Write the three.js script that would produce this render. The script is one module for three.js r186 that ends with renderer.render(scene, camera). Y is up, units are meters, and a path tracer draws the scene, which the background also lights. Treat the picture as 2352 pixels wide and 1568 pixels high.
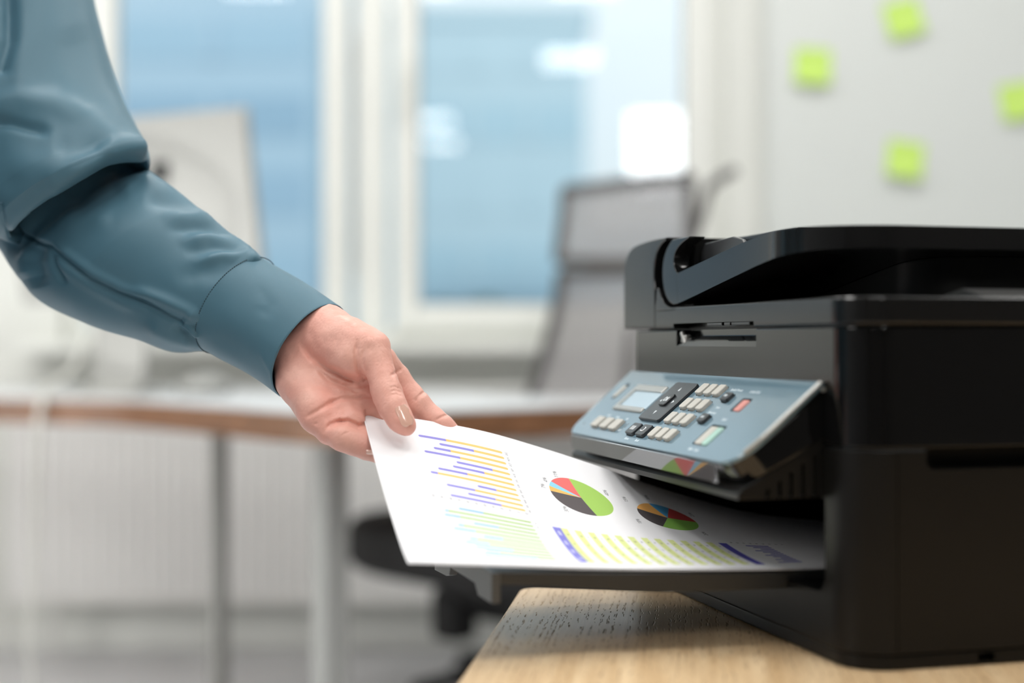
import * as THREE from 'three';
import { mergeGeometries } from 'three/addons/utils/BufferGeometryUtils.js';
import { RoundedBoxGeometry } from 'three/addons/geometries/RoundedBoxGeometry.js';
import { RectAreaLightUniformsLib } from 'three/addons/lights/RectAreaLightUniformsLib.js';
import { Brush, Evaluator, SUBTRACTION } from 'three-bvh-csg';

// ---------------------------------------------------------------- camera, sky, light, exposure
const scene = new THREE.Scene();
const EYE = 0.862;                                   // camera height above the floor
const FOCAL = 3267;                                  // focal length in pixels of the 2352 x 1568 frame
const camera = new THREE.PerspectiveCamera(2 * Math.atan(784 / FOCAL) * 180 / Math.PI, 2352 / 1568, 0.05, 400);
camera.position.set(0, EYE, 0);
camera.lookAt(0, EYE, -1);
camera.focus = 1.15;
camera.userData.fStop = 1.75;
scene.add(camera);

const renderer = new THREE.WebGLRenderer();
renderer.toneMapping = THREE.LinearToneMapping;
renderer.toneMappingExposure = 0.69;
renderer.shadowMap.enabled = true;

function rng(seed) { let a = seed >>> 0; return () => { a = (a + 0x6d2b79f5) | 0; let t = Math.imul(a ^ (a >>> 15), 1 | a); t = (t + Math.imul(t ^ (t >>> 7), 61 | t)) ^ t; return ((t ^ (t >>> 14)) >>> 0) / 4294967296; }; }
const clamp = (x, a, b) => Math.min(b, Math.max(a, x));
const smooth = (x) => { x = clamp(x, 0, 1); return x * x * (3 - 2 * x); };
const lerp = (a, b, t) => a + (b - a) * t;
function hash3(x, y, z) { let h = Math.imul(x, 374761393) ^ Math.imul(y, 668265263) ^ Math.imul(z, 2147483647 - 1274126177); h = Math.imul(h ^ (h >>> 13), 1274126177); return ((h ^ (h >>> 16)) >>> 0) / 4294967296; }
function noise(x, y, z = 0) {
  const X = Math.floor(x), Y = Math.floor(y), Z = Math.floor(z), u = smooth(x - X), v = smooth(y - Y), w = smooth(z - Z);
  const c = (i, j, k) => hash3(X + i, Y + j, Z + k);
  return lerp(lerp(lerp(c(0, 0, 0), c(1, 0, 0), u), lerp(c(0, 1, 0), c(1, 1, 0), u), v), lerp(lerp(c(0, 0, 1), c(1, 0, 1), u), lerp(c(0, 1, 1), c(1, 1, 1), u), v), w) * 2 - 1;
}

// bright overcast sky, a little blue, thin cloud
{
  const w = 512, h = 256, data = new Float32Array(w * h * 4);
  for (let j = 0; j < h; j++) for (let i = 0; i < w; i++) {
    const el = ((j + 0.5) / h - 0.5) * Math.PI, az = (i + 0.5) / w * Math.PI * 2, e = Math.max(0, Math.sin(el));
    const cx = Math.cos(az) * Math.cos(el), cz = Math.sin(az) * Math.cos(el);
    const cl = 0.5 + 0.5 * noise(cx * 3, e * 5, cz * 3) * 0.6 + 0.2 * noise(cx * 8, e * 12, cz * 8);
    const L = lerp(1.15, 2.1, Math.sqrt(e)) * (0.93 + 0.14 * cl), b = 1 - cl * 0.6;
    const o = (j * w + i) * 4;
    data[o] = L * (1 - 0.22 * b); data[o + 1] = L * (1 - 0.05 * b); data[o + 2] = L * (1 + 0.03 * b); data[o + 3] = 1;
  }
  const t = new THREE.DataTexture(data, w, h, THREE.RGBAFormat, THREE.FloatType);
  t.mapping = THREE.EquirectangularReflectionMapping; t.magFilter = t.minFilter = THREE.LinearFilter; t.wrapS = THREE.RepeatWrapping; t.needsUpdate = true;
  scene.background = t;
}
RectAreaLightUniformsLib.init();
const CEIL = 2.8;
const PANEL_GLOW = 16.5;
// ceiling panels: x, z, width, depth
const CEILING_PANELS = [[0.39, 1.6], [-0.70, 4.3], [-0.69, 5.7], [-1.4, -0.52], [-0.5, -0.52], [0.4, -0.52], [1.3, -0.52]];
for (const z of [-1.7, -2.9]) for (const x of [-2.7, -1.6, -0.5, 0.6, 1.7]) CEILING_PANELS.push([x, z]);
const KEYBOX = { at: [-2.85, 2.15, 0.2], w: 1.2, h: 0.95, glow: 6.5 };
const ADDED_FILLBOX = { at: [-2.9, 0.62, -2.15], w: 0.9, h: 0.8, glow: 10 };       // added unseen fill, brightens the desk corner and lower wall from the left
const SOFTBOX = { at: [0.92, 2.07, 1.0], w: 0.34, h: 0.5, glow: 26 };

// ---------------------------------------------------------------- helpers
const at = (px, py, Z) => new THREE.Vector3((px - 1176) / FOCAL * Z, EYE - (py - 784) / FOCAL * Z, -Z);   // a point of the place from a measured sight line and its depth
const V = (x, y, z) => new THREE.Vector3(x, y, z);
const names = new Map();
function numbered(n) { const k = names.get(n) || 0; names.set(n, k + 1); return k ? `${n}_${String(k).padStart(3, '0')}` : n; }
function obj(name, geo, mat, parent) {
  const m = new THREE.Mesh(geo, mat); m.castShadow = m.receiveShadow = true;
  m.name = parent ? name : numbered(name); (parent || scene).add(m); return m;
}
function tag(o, label, category, group, kind) { if (label) o.userData.label = label; if (category) o.userData.category = category; if (group) o.userData.group = group; if (kind) o.userData.kind = kind; return o; }
function thing(name, label, category, pos = [0, 0, 0], turn = 0, group) { const g = new THREE.Group(); g.name = numbered(name); g.position.set(...pos); g.rotation.y = turn; scene.add(g); return tag(g, label, category, group); }
const struct = (o, label) => tag(o, label, null, null, 'structure');
const lin = (r, g, b) => new THREE.Color().setRGB(r, g, b);
const std = (color, roughness = 0.5, extra = {}) => new THREE.MeshPhysicalMaterial({ color, roughness, ...extra });
const box = (w, h, d, x = 0, y = 0, z = 0) => new THREE.BoxGeometry(w, h, d).translate(x, y, z);
const rbox = (w, h, d, r, x = 0, y = 0, z = 0, seg = 2) => new RoundedBoxGeometry(w, h, d, seg, Math.min(r, w / 2.01, h / 2.01, d / 2.01)).translate(x, y, z);
const clean = (g) => { const o = g.index ? g.toNonIndexed() : g.clone(); for (const k of Object.keys(o.attributes)) if (!['position', 'normal', 'uv'].includes(k)) o.deleteAttribute(k); o.clearGroups(); return o; };
const merge = (list) => { const l = list.map(clean); const uv = l.every((g) => g.attributes.uv); if (!uv) l.forEach((g) => g.deleteAttribute('uv')); return mergeGeometries(l); };
// normals smoothed by face area across edges flatter than the crease angle
function soft(geo, crease = 0.45) {
  const g = geo.index ? geo.toNonIndexed() : geo, p = g.attributes.position, n = p.count, fn = [], key = new Map(), cosC = Math.cos(crease), a = V(0, 0, 0), b = V(0, 0, 0), c = V(0, 0, 0);
  const k = (i) => `${Math.round(p.getX(i) * 2e5)},${Math.round(p.getY(i) * 2e5)},${Math.round(p.getZ(i) * 2e5)}`;
  for (let i = 0; i < n; i += 3) { a.fromBufferAttribute(p, i); b.fromBufferAttribute(p, i + 1); c.fromBufferAttribute(p, i + 2); const w = b.clone().sub(a).cross(c.clone().sub(a)); fn.push({ w, u: w.clone().normalize() }); for (let j = 0; j < 3; j++) { const q = k(i + j); if (!key.has(q)) key.set(q, []); key.get(q).push(i / 3); } }
  const out = new Float32Array(n * 3), s = V(0, 0, 0);
  for (let i = 0; i < n; i++) { const f = fn[(i / 3) | 0]; s.set(0, 0, 0); for (const t of key.get(k(i))) if (fn[t].u.dot(f.u) > cosC) s.add(fn[t].w); if (s.lengthSq() < 1e-30) s.copy(f.u); s.normalize(); s.toArray(out, i * 3); }
  g.setAttribute('normal', new THREE.BufferAttribute(out, 3)); return g;
}
function tube(pts, r, seg = 40, rad = 10, closed = false) { return new THREE.TubeGeometry(new THREE.CatmullRomCurve3(pts.map((p) => (p.isVector3 ? p : V(...p))), closed), seg, r, rad, closed); }
function bar(a, b, r, rad = 14) { const d = new THREE.Vector3().subVectors(b, a), g = new THREE.CylinderGeometry(r, r, d.length(), rad); g.applyQuaternion(new THREE.Quaternion().setFromUnitVectors(V(0, 1, 0), d.clone().normalize())); const m = a.clone().add(b).multiplyScalar(0.5); return g.translate(m.x, m.y, m.z); }
function rrShape(x0, x1, y0, y1, r) {                 // rounded rectangle, r one number or [x0y0, x1y0, x1y1, x0y1]
  const R = Array.isArray(r) ? r : [r, r, r, r], s = new THREE.Shape();
  s.moveTo(x0 + R[0], y0); s.lineTo(x1 - R[1], y0); if (R[1]) s.absarc(x1 - R[1], y0 + R[1], R[1], -Math.PI / 2, 0, false);
  s.lineTo(x1, y1 - R[2]); if (R[2]) s.absarc(x1 - R[2], y1 - R[2], R[2], 0, Math.PI / 2, false);
  s.lineTo(x0 + R[3], y1); if (R[3]) s.absarc(x0 + R[3], y1 - R[3], R[3], Math.PI / 2, Math.PI, false);
  s.lineTo(x0, y0 + R[0]); if (R[0]) s.absarc(x0 + R[0], y0 + R[0], R[0], Math.PI, Math.PI * 1.5, false);
  return s;
}
function extrude(shape, depth, bevel = 0, curve = 16) {  // total depth along +z from 0, outline kept
  return soft(new THREE.ExtrudeGeometry(shape, { depth: depth - 2 * bevel, bevelEnabled: bevel > 0, bevelThickness: bevel, bevelSize: bevel, bevelOffset: -bevel, bevelSegments: 3, curveSegments: curve }).translate(0, 0, bevel));
}
// slab whose plan outline lies in x, z and which stands from y0 to y1
const slab = (shape, y0, y1, bevel = 0, curve = 16) => extrude(shape, y1 - y0, bevel, curve).rotateX(Math.PI / 2).translate(0, y1, 0);
const poly = (pts) => new THREE.Shape(pts.map(([x, y]) => new THREE.Vector2(x, y)));
const splineShape = (pts, n = 80, tension = 0.5) => new THREE.Shape(new THREE.CatmullRomCurve3(pts.map(([x, y]) => V(x, y, 0)), true, 'catmullrom', tension).getPoints(n).map((p) => new THREE.Vector2(p.x, p.y)));
const csg = new Evaluator(); csg.useGroups = false; csg.attributes = ['position', 'normal', 'uv'];
function cut(geo, ...holes) {
  let a = new Brush(clean(geo)); a.updateMatrixWorld();
  for (const h of holes) { const b = new Brush(clean(h)); b.updateMatrixWorld(); a = csg.evaluate(a, b, SUBTRACTION); a.updateMatrixWorld(); }
  return a.geometry;
}
function gridGeo(nu, nv, fn, uvfn) {                  // fn(u, v) -> Vector3, u and v from 0 to 1
  const p = [], uv = [], idx = [];
  for (let i = 0; i <= nu; i++) for (let j = 0; j <= nv; j++) { const q = fn(i / nu, j / nv); p.push(q.x, q.y, q.z); const w = uvfn ? uvfn(i / nu, j / nv) : [i / nu, j / nv]; uv.push(...w); }
  for (let i = 0; i < nu; i++) for (let j = 0; j < nv; j++) { const a = i * (nv + 1) + j, b = a + nv + 1; idx.push(a, b, a + 1, b, b + 1, a + 1); }
  const g = new THREE.BufferGeometry(); g.setAttribute('position', new THREE.Float32BufferAttribute(p, 3)); g.setAttribute('uv', new THREE.Float32BufferAttribute(uv, 2)); g.setIndex(idx); g.computeVertexNormals(); return g;
}
function canvasTex(w, h, draw, srgb = true) {
  const c = document.createElement('canvas'); c.width = w; c.height = h; draw(c.getContext('2d'), w, h);
  const t = new THREE.CanvasTexture(c); if (srgb) t.colorSpace = THREE.SRGBColorSpace; t.wrapS = t.wrapT = THREE.RepeatWrapping; t.anisotropy = 8; return t;
}
function dataTex(w, h, fn, srgb) {
  const d = new Uint8Array(w * h * 4);
  for (let j = 0; j < h; j++) for (let i = 0; i < w; i++) { const c = fn(i, j), o = (j * w + i) * 4; d[o] = clamp(c[0], 0, 255); d[o + 1] = clamp(c[1], 0, 255); d[o + 2] = clamp(c[2], 0, 255); d[o + 3] = 255; }
  const t = new THREE.DataTexture(d, w, h); t.magFilter = THREE.LinearFilter; t.minFilter = THREE.LinearMipmapLinearFilter; t.generateMipmaps = true; t.wrapS = t.wrapT = THREE.RepeatWrapping; if (srgb) t.colorSpace = THREE.SRGBColorSpace; t.needsUpdate = true; return t;
}

// ---------------------------------------------------------------- materials
const grainTex = (() => { const r = rng(5), n = 256, v = new Float32Array(n * n).map(() => r()); return dataTex(n, n, (i, j) => { const k = 255 * (0.35 * v[j * n + i] + 0.65 * (0.25 * (v[j * n + (i + 1) % n] + v[((j + 1) % n) * n + i] + v[j * n + (i + n - 1) % n] + v[((j + n - 1) % n) * n + i]))); return [k, k, k]; }); })();
const grain = (r) => { const t = grainTex.clone(); t.repeat.set(r, r); t.needsUpdate = true; return t; };
const M = {
  wall: std(lin(0.74, 0.75, 0.71), 0.85, { bumpMap: grain(6), bumpScale: 0.0004 }),
  wallGrey: std(lin(0.26, 0.27, 0.28), 0.85, { bumpMap: grain(6), bumpScale: 0.0004 }),
  wallDark: std(lin(0.085, 0.083, 0.08), 0.8, { bumpMap: grain(6), bumpScale: 0.0004 }),
  ceiling: std(lin(0.78, 0.78, 0.76), 0.9),
  pvc: std(lin(0.80, 0.81, 0.77), 0.35),
  gasket: std(lin(0.25, 0.26, 0.25), 0.7),
  glass: new THREE.MeshPhysicalMaterial({ color: lin(0.93, 0.96, 0.97), roughness: 0.0, transmission: 1, thickness: 0, ior: 1.62 }),
  radiator: std(lin(0.78, 0.78, 0.75), 0.4),
  gloss: std(lin(0.004, 0.0041, 0.0043), 0.09, { ior: 1.5 }),
  gloss2: std(lin(0.006, 0.0062, 0.0065), 0.2, { ior: 1.5 }),
  satin: std(lin(0.0055, 0.0054, 0.0052), 0.36, { specularIntensity: 0.4, bumpMap: grain(30), bumpScale: 0.00003 }),
  trayPlastic: std(lin(0.022, 0.022, 0.021), 0.42),
  lip: std(lin(0.17, 0.175, 0.18), 0.06, { metalness: 0.75 }),
  buttonLight: std(lin(0.52, 0.50, 0.45), 0.38),
  buttonDark: std(lin(0.022, 0.026, 0.03), 0.32),
  buttonRed: std(lin(0.68, 0.27, 0.23), 0.35),
  buttonGreen: std(lin(0.36, 0.58, 0.50), 0.35),
  chrome: std(lin(0.42, 0.42, 0.40), 0.28, { metalness: 0.6 }),
  lcd: std(lin(0.40, 0.52, 0.60), 0.12),
  steel: std(lin(0.34, 0.34, 0.32), 0.4, { metalness: 0.55 }),
  greyPaint: std(lin(0.36, 0.365, 0.35), 0.45, { metalness: 0.25 }),
  laminate: std(lin(0.62, 0.63, 0.64), 0.3),
  alu: std(lin(0.40, 0.40, 0.38), 0.42, { metalness: 0.35 }),
  black: std(lin(0.008, 0.008, 0.008), 0.75),
  chairGrey: std(lin(0.10, 0.095, 0.092), 0.5),
  white: std(lin(0.78, 0.78, 0.77), 0.45),
  cable: std(lin(0.62, 0.62, 0.58), 0.5),
  whiteboard: std(lin(0.70, 0.73, 0.71), 0.3),
  note: std(lin(0.60, 0.86, 0.13), 0.8),
  lampGlow: new THREE.MeshStandardMaterial({ color: 0xffffff, roughness: 0.6, emissive: lin(1, 0.985, 0.95), emissiveIntensity: 2.0 }),
};

// wood: pale oak with open pores along the grain (uv in metres, u across the grain, v along it)
const oak = (() => {
  const W = 1024, H = 1024, U = 0.36, Vv = 0.36, r = rng(77), pore = new Float32Array(W * H), base = new Float32Array(W * H);
  const rings = []; for (let x = 0; x < W;) { const w = 9 + r() * 17; rings.push([x, w, r()]); x += w; }
  for (let i = 0; i < W; i++) for (let j = 0; j < H; j++) base[j * W + i] = 0.5 + 0.28 * noise(i / 7, j / 260, 1) + 0.3 * noise(i / 28, j / 500, 2) + 0.15 * noise(i / 2.2, j / 60, 3);
  for (const [x, w, k] of rings) {                  // early wood of every ring carries a row of pore dashes
    const n = 26 + Math.floor(r() * 34);
    for (let q = 0; q < n; q++) {
      let px = x + r() * w * 0.4, py = r() * H; const len = 6 + r() * 26, wd = 0.7 + r() * 0.9, dk = 0.5 + 0.5 * r();
      for (let s = 0; s < len; s++) { px += (r() - 0.5) * 0.5; for (let o = -2; o <= 2; o++) { const X = ((Math.round(px) + o) % W + W) % W, Y = Math.floor(py + s) % H; const f = dk * Math.max(0, 1 - Math.abs(px - Math.round(px) - o) / wd); if (f > pore[Y * W + X]) pore[Y * W + X] = f; } }
    }
  }
  const map = dataTex(W, H, (i, j) => { const b = base[j * W + i], p = pore[j * W + i] * 0.62; const c = [lerp(208, 236, b), lerp(174, 208, b), lerp(130, 168, b)]; return c.map((v, k) => v * (1 - p * [0.55, 0.62, 0.7][k])); }, true);
  const bump = dataTex(W, H, (i, j) => { const v = 200 + 30 * (base[j * W + i] - 0.5) - 170 * pore[j * W + i]; return [v, v, v]; });
  const rough = dataTex(W, H, (i, j) => { const v = 78 + 130 * pore[j * W + i] + 16 * base[j * W + i]; return [v, v, v]; });
  for (const t of [map, bump, rough]) t.repeat.set(1 / U, 1 / Vv);
  return std(0xffffff, 1, { map, bumpMap: bump, bumpScale: 0.0006, roughnessMap: rough });
})();
const brownEdge = (() => {
  const map = dataTex(512, 64, (i, j) => { const b = 0.5 + 0.5 * noise(i / 60, j / 4, 3) + 0.2 * noise(i / 14, j / 2, 9); return [lerp(98, 140, b), lerp(66, 98, b), lerp(42, 68, b)]; }, true);
  map.repeat.set(1.5, 8); return std(0xffffff, 0.45, { map });
})();
const floorMat = (() => {
  const map = dataTex(256, 256, (i, j) => { const b = noise(i / 20, j / 20, 4) * 4 + noise(i / 4, j / 4, 8) * 4; return [228 + b, 229 + b, 232 + b]; }, true);
  return std(0xffffff, 0.35, { map });
})();

// ---------------------------------------------------------------- the room
const X0 = -3.6, X1 = 2.6, ZW = -4.0, ZB = 7.0, T = 0.24;
struct(obj('floor', box(X1 - X0 + 2 * T, 0.2, ZB - ZW + 2 * T, (X0 + X1) / 2, -0.1, (ZW + ZB) / 2), floorMat), 'pale grey office floor');
struct(obj('ceiling', box(X1 - X0 + 2 * T, 0.2, ZB - ZW + 2 * T, (X0 + X1) / 2, CEIL + 0.1, (ZW + ZB) / 2), M.ceiling), 'white ceiling with light panels');
struct(obj('wall_left', box(T, CEIL, ZB - ZW, X0 - T / 2, CEIL / 2, (ZW + ZB) / 2), M.wallGrey), 'grey wall beyond the person');
struct(obj('wall_right', box(T, CEIL, ZB - ZW, X1 + T / 2, CEIL / 2, (ZW + ZB) / 2), M.wallDark), 'dark wall on the printer side');
struct(obj('wall_front', box(X1 - X0 + 2 * T, CEIL, T, (X0 + X1) / 2, CEIL / 2, ZB + T / 2), M.wallDark), 'dark wall behind the camera');
// window wall with two openings: [x0, x1, y0, y1]
const OPEN = [[-1.27, 0.60, 0.86, 2.45], [-3.45, -1.62, 0.86, 2.45]];
struct(obj('wall_back', cut(box(X1 - X0 + 2 * T, CEIL, T, (X0 + X1) / 2, CEIL / 2, ZW - T / 2), ...OPEN.map(([a, b, c, d]) => box(b - a, d - c, T * 3, (a + b) / 2, (c + d) / 2, ZW - T / 2))), M.wall), 'off-white window wall');
struct(obj('baseboard_back', rbox(X1 - X0, 0.08, 0.016, 0.004, (X0 + X1) / 2, 0.04, ZW + 0.008), M.pvc), 'white skirting under the radiator');
function windowUnit(n, [a, b, c, d], panes, label) {
  const g = new THREE.Group(); g.name = `window_${n}`; g.position.set(0, 0, ZW - 0.03); scene.add(g); struct(g, label);
  const fr = (x0, x1, y0, y1, z0, z1, name, m = M.pvc) => obj(name, rbox(x1 - x0, y1 - y0, z1 - z0, 0.006, (x0 + x1) / 2, (y0 + y1) / 2, (z0 + z1) / 2), m, g);
  fr(a, a + 0.05, c, d, -0.07, 0.0, 'frame_post'); fr(b - 0.05, b, c, d, -0.07, 0.0, 'frame_post');
  fr(a + 0.05, b - 0.05, c, c + 0.04, -0.07, 0.0, 'frame_rail'); fr(a + 0.05, b - 0.05, d - 0.05, d, -0.07, 0.0, 'frame_rail');
  panes.forEach(([x0, x1], i) => {
    const y0 = 0.965, y1 = d - 0.12, s = 0.072, w0 = -0.055, w1 = 0.022;
    fr(x0 - s, x0, y0 - s, y1 + s, w0, w1, 'sash_stile'); fr(x1, x1 + s, y0 - s, y1 + s, w0, w1, 'sash_stile');
    fr(x0, x1, y0 - s, y0, w0, w1, 'sash_rail'); fr(x0, x1, y1, y1 + s, w0, w1, 'sash_rail');
    for (const q of [[x0, x1, y0, y0 + 0.004], [x0, x1, y1 - 0.004, y1], [x0, x0 + 0.004, y0, y1], [x1 - 0.004, x1, y0, y1]]) fr(...q, -0.02, -0.004, 'gasket', M.gasket);
    const p = new THREE.PlaneGeometry(x1 - x0 - 0.004, y1 - y0 - 0.004).translate((x0 + x1) / 2, (y0 + y1) / 2, -0.012);
    obj('pane', p, M.glass, g);
    if (i) { const h = obj('handle', merge([rbox(0.026, 0.09, 0.012, 0.004, x0 - s / 2, 1.62, w1 + 0.006), rbox(0.018, 0.12, 0.014, 0.006, x0 - s / 2, 1.56, w1 + 0.03), bar(V(x0 - s / 2, 1.61, w1), V(x0 - s / 2, 1.61, w1 + 0.035), 0.008)]), M.pvc, g); h.userData.label = 'white window handle'; }
  });
  const mid = (panes[0][1] + panes[1][0]) / 2; fr(mid - 0.045, mid + 0.045, c + 0.04, d - 0.05, -0.07, 0.0, 'mullion');
  const sill = obj('window_sill', rbox(b - a + 0.16, 0.03, 0.2, 0.008, (a + b) / 2, c - 0.016, 0.07), M.pvc, g); sill.userData.label = 'white window sill';
}
windowUnit(1, OPEN[0], [[-1.12, -0.534], [-0.264, 0.487]], 'white framed two-part window behind the desk');
windowUnit(2, OPEN[1], [[-3.28, -2.66], [-2.42, -1.79]], 'white framed window to the left of the desk');

// radiator under the window
{
  const g = thing('radiator', 'white panel radiator with vertical flutes under the window', 'radiator', [-0.62, 0.16, ZW + 0.1]);
  const w = 1.5, h = 0.56, n = 45;
  obj('front_panel', soft(gridGeo(n * 8, 1, (u, v) => V((u - 0.5) * w, v * h, 0.03 + 0.006 * Math.pow(Math.abs(Math.sin(u * n * Math.PI)), 0.6)))), std(lin(0.84, 0.84, 0.82), 0.4, { side: THREE.DoubleSide }), g);
  obj('back_panel', rbox(w, h, 0.03, 0.004, 0, h / 2, 0.012), M.radiator, g);
  obj('top_grille', rbox(w, 0.018, 0.075, 0.004, 0, h + 0.009, 0.005), M.radiator, g);
  obj('bottom_rail', rbox(w, 0.02, 0.05, 0.008, 0, -0.004, 0.018), M.radiator, g);
  for (const s of [-1, 1]) { obj('wall_bracket', rbox(0.03, 0.4, 0.07, 0.004, s * w * 0.35, h / 2, -0.036), M.radiator, g); obj('pipe', bar(V(s * w * 0.42, -0.16, 0.012), V(s * w * 0.42, 0, 0.012), 0.009), M.radiator, g); }
}

// lamps of the room, one added fill softbox among them
CEILING_PANELS.forEach(([x, z], i) => {
  const where = i < 7 ? ['straight above and behind the camera', 'toward the far end of the room, nearer of two', 'toward the far end of the room, farther of two', 'in the row just ahead of the camera, first from the left', 'in the row just ahead of the camera, second from the left', 'in the row just ahead of the camera, third from the left', 'in the row just ahead of the camera, fourth from the left'][i] : `in the ${i < 12 ? 'row above the desk corner' : 'row nearest the window'}, ${['first', 'second', 'third', 'fourth', 'fifth'][(i - 7) % 5]} from the left`;
  const g = thing('ceiling_light', `ceiling light panel ${where}`, 'lamp', [x, CEIL, z], 0, 'ceiling light panels');
  const w = 0.36, d = 0.6, t = 0.018;
  obj('lamp_frame', merge([box(w + 0.03, t, 0.015, 0, -t / 2, d / 2 + 0.0075), box(w + 0.03, t, 0.015, 0, -t / 2, -d / 2 - 0.0075), box(0.015, t, d, w / 2 + 0.0075, -t / 2, 0), box(0.015, t, d, -w / 2 - 0.0075, -t / 2, 0)]), M.white, g);
  obj('diffuser', box(w, 0.008, d, 0, -0.008, 0), M.lampGlow, g);
  const L = new THREE.RectAreaLight(lin(1, 0.988, 0.96), PANEL_GLOW, w, d); L.position.set(0, -0.0135, 0); L.rotation.x = -Math.PI / 2; g.add(L);
});
for (const [{ at: p, w, h, glow }, label, target] of [[SOFTBOX, 'small upright softbox lamp on a tall stand behind the camera', [0.47, 1.2, -2.4]], [KEYBOX, 'wide softbox lamp hung high by the left wall', [0.0, 0.75, -1.3]], [ADDED_FILLBOX, 'added fill softbox at the left wall turned to the radiator', [-0.9, 0.1, -3.9]]]) {
  const g = thing('studio_softbox', label, 'lamp', [p[0], 0, p[2]]);
  const aim = new THREE.Object3D(); aim.position.set(0, p[1], 0); aim.lookAt(V(target[0] - p[0], target[1], target[2] - p[2]));
  const q = aim.quaternion, place = (geo) => geo.applyQuaternion(q).translate(0, p[1], 0);
  obj('reflector', place(merge([box(w + 0.02, 0.012, 0.16, 0, h / 2 + 0.006, -0.08), box(w + 0.02, 0.012, 0.16, 0, -h / 2 - 0.006, -0.08), box(0.012, h, 0.16, w / 2 + 0.006, 0, -0.08), box(0.012, h, 0.16, -w / 2 - 0.006, 0, -0.08), box(w + 0.02, h + 0.02, 0.012, 0, 0, -0.165)])), M.black, g);
  obj('diffuser', place(box(w, h, 0.006, 0, 0, -0.02)), M.lampGlow, g);
  const L = new THREE.RectAreaLight(lin(1, 0.99, 0.97), glow, w, h); L.quaternion.copy(q).multiply(new THREE.Quaternion().setFromAxisAngle(V(0, 1, 0), Math.PI)); L.position.copy(V(0, 0, -0.012).applyQuaternion(q).add(V(0, p[1], 0))); g.add(L);
  obj('stand_pole', bar(V(0, 0.35, 0), V(0, p[1] - h / 2, 0), 0.014), M.black, g);
  for (let k = 0; k < 3; k++) { const a = k * Math.PI * 2 / 3 + 0.4; obj('leg', bar(V(0, 0.45, 0), V(Math.cos(a) * 0.42, 0.012, Math.sin(a) * 0.42), 0.011), M.black, g); }
}

// whiteboard and its notes
{
  const g = thing('whiteboard', 'large plain whiteboard on the wall beside the window', 'whiteboard', [1.44, 1.45, ZW]);
  obj('board_surface', rbox(1.44, 1.5, 0.018, 0.002, 0, 0, 0.03), M.whiteboard, g);
  obj('board_frame', merge([rbox(1.49, 0.025, 0.03, 0.004, 0, 0.7625, 0.03), rbox(1.49, 0.025, 0.03, 0.004, 0, -0.7625, 0.03), rbox(0.012, 1.5, 0.022, 0.004, 0.726, 0, 0.03), rbox(0.012, 1.5, 0.022, 0.004, -0.726, 0, 0.03)]), M.whiteboard, g);
  const NOTES = [[2075, 42, -14, 'topmost lime sticky note on the whiteboard, cut by the picture edge', 0.01], [1866, 152, 4, 'lime sticky note nearest the window, leftmost on the whiteboard', 0.012], [2339, 232, -9, 'lime sticky note farthest right on the whiteboard', 0.008], [2078, 366, 9, 'lowest lime sticky note, just above the printer', 0.013]];
  for (const [px, py, deg, label, curl] of NOTES) {
    const p = at(px, py, 3.955), s = 0.102;
    const n = obj('sticky_note', gridGeo(8, 14, (u, v) => V((u - 0.5) * s * (1 - 0.04 * (1 - v)), (v - 0.5) * s, curl * 2.0 * Math.pow(1 - v, 1.7) + 0.0004 + 0.003 * (u - 0.5) * (1 - v))), std(lin(0.56, 0.80, 0.17), 0.8, { side: THREE.DoubleSide }));
    n.position.set(p.x, p.y, ZW + 0.0395); n.rotation.z = -deg * Math.PI / 180; tag(n, label, 'sticky note', 'lime sticky notes on the whiteboard');
  }
}

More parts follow.
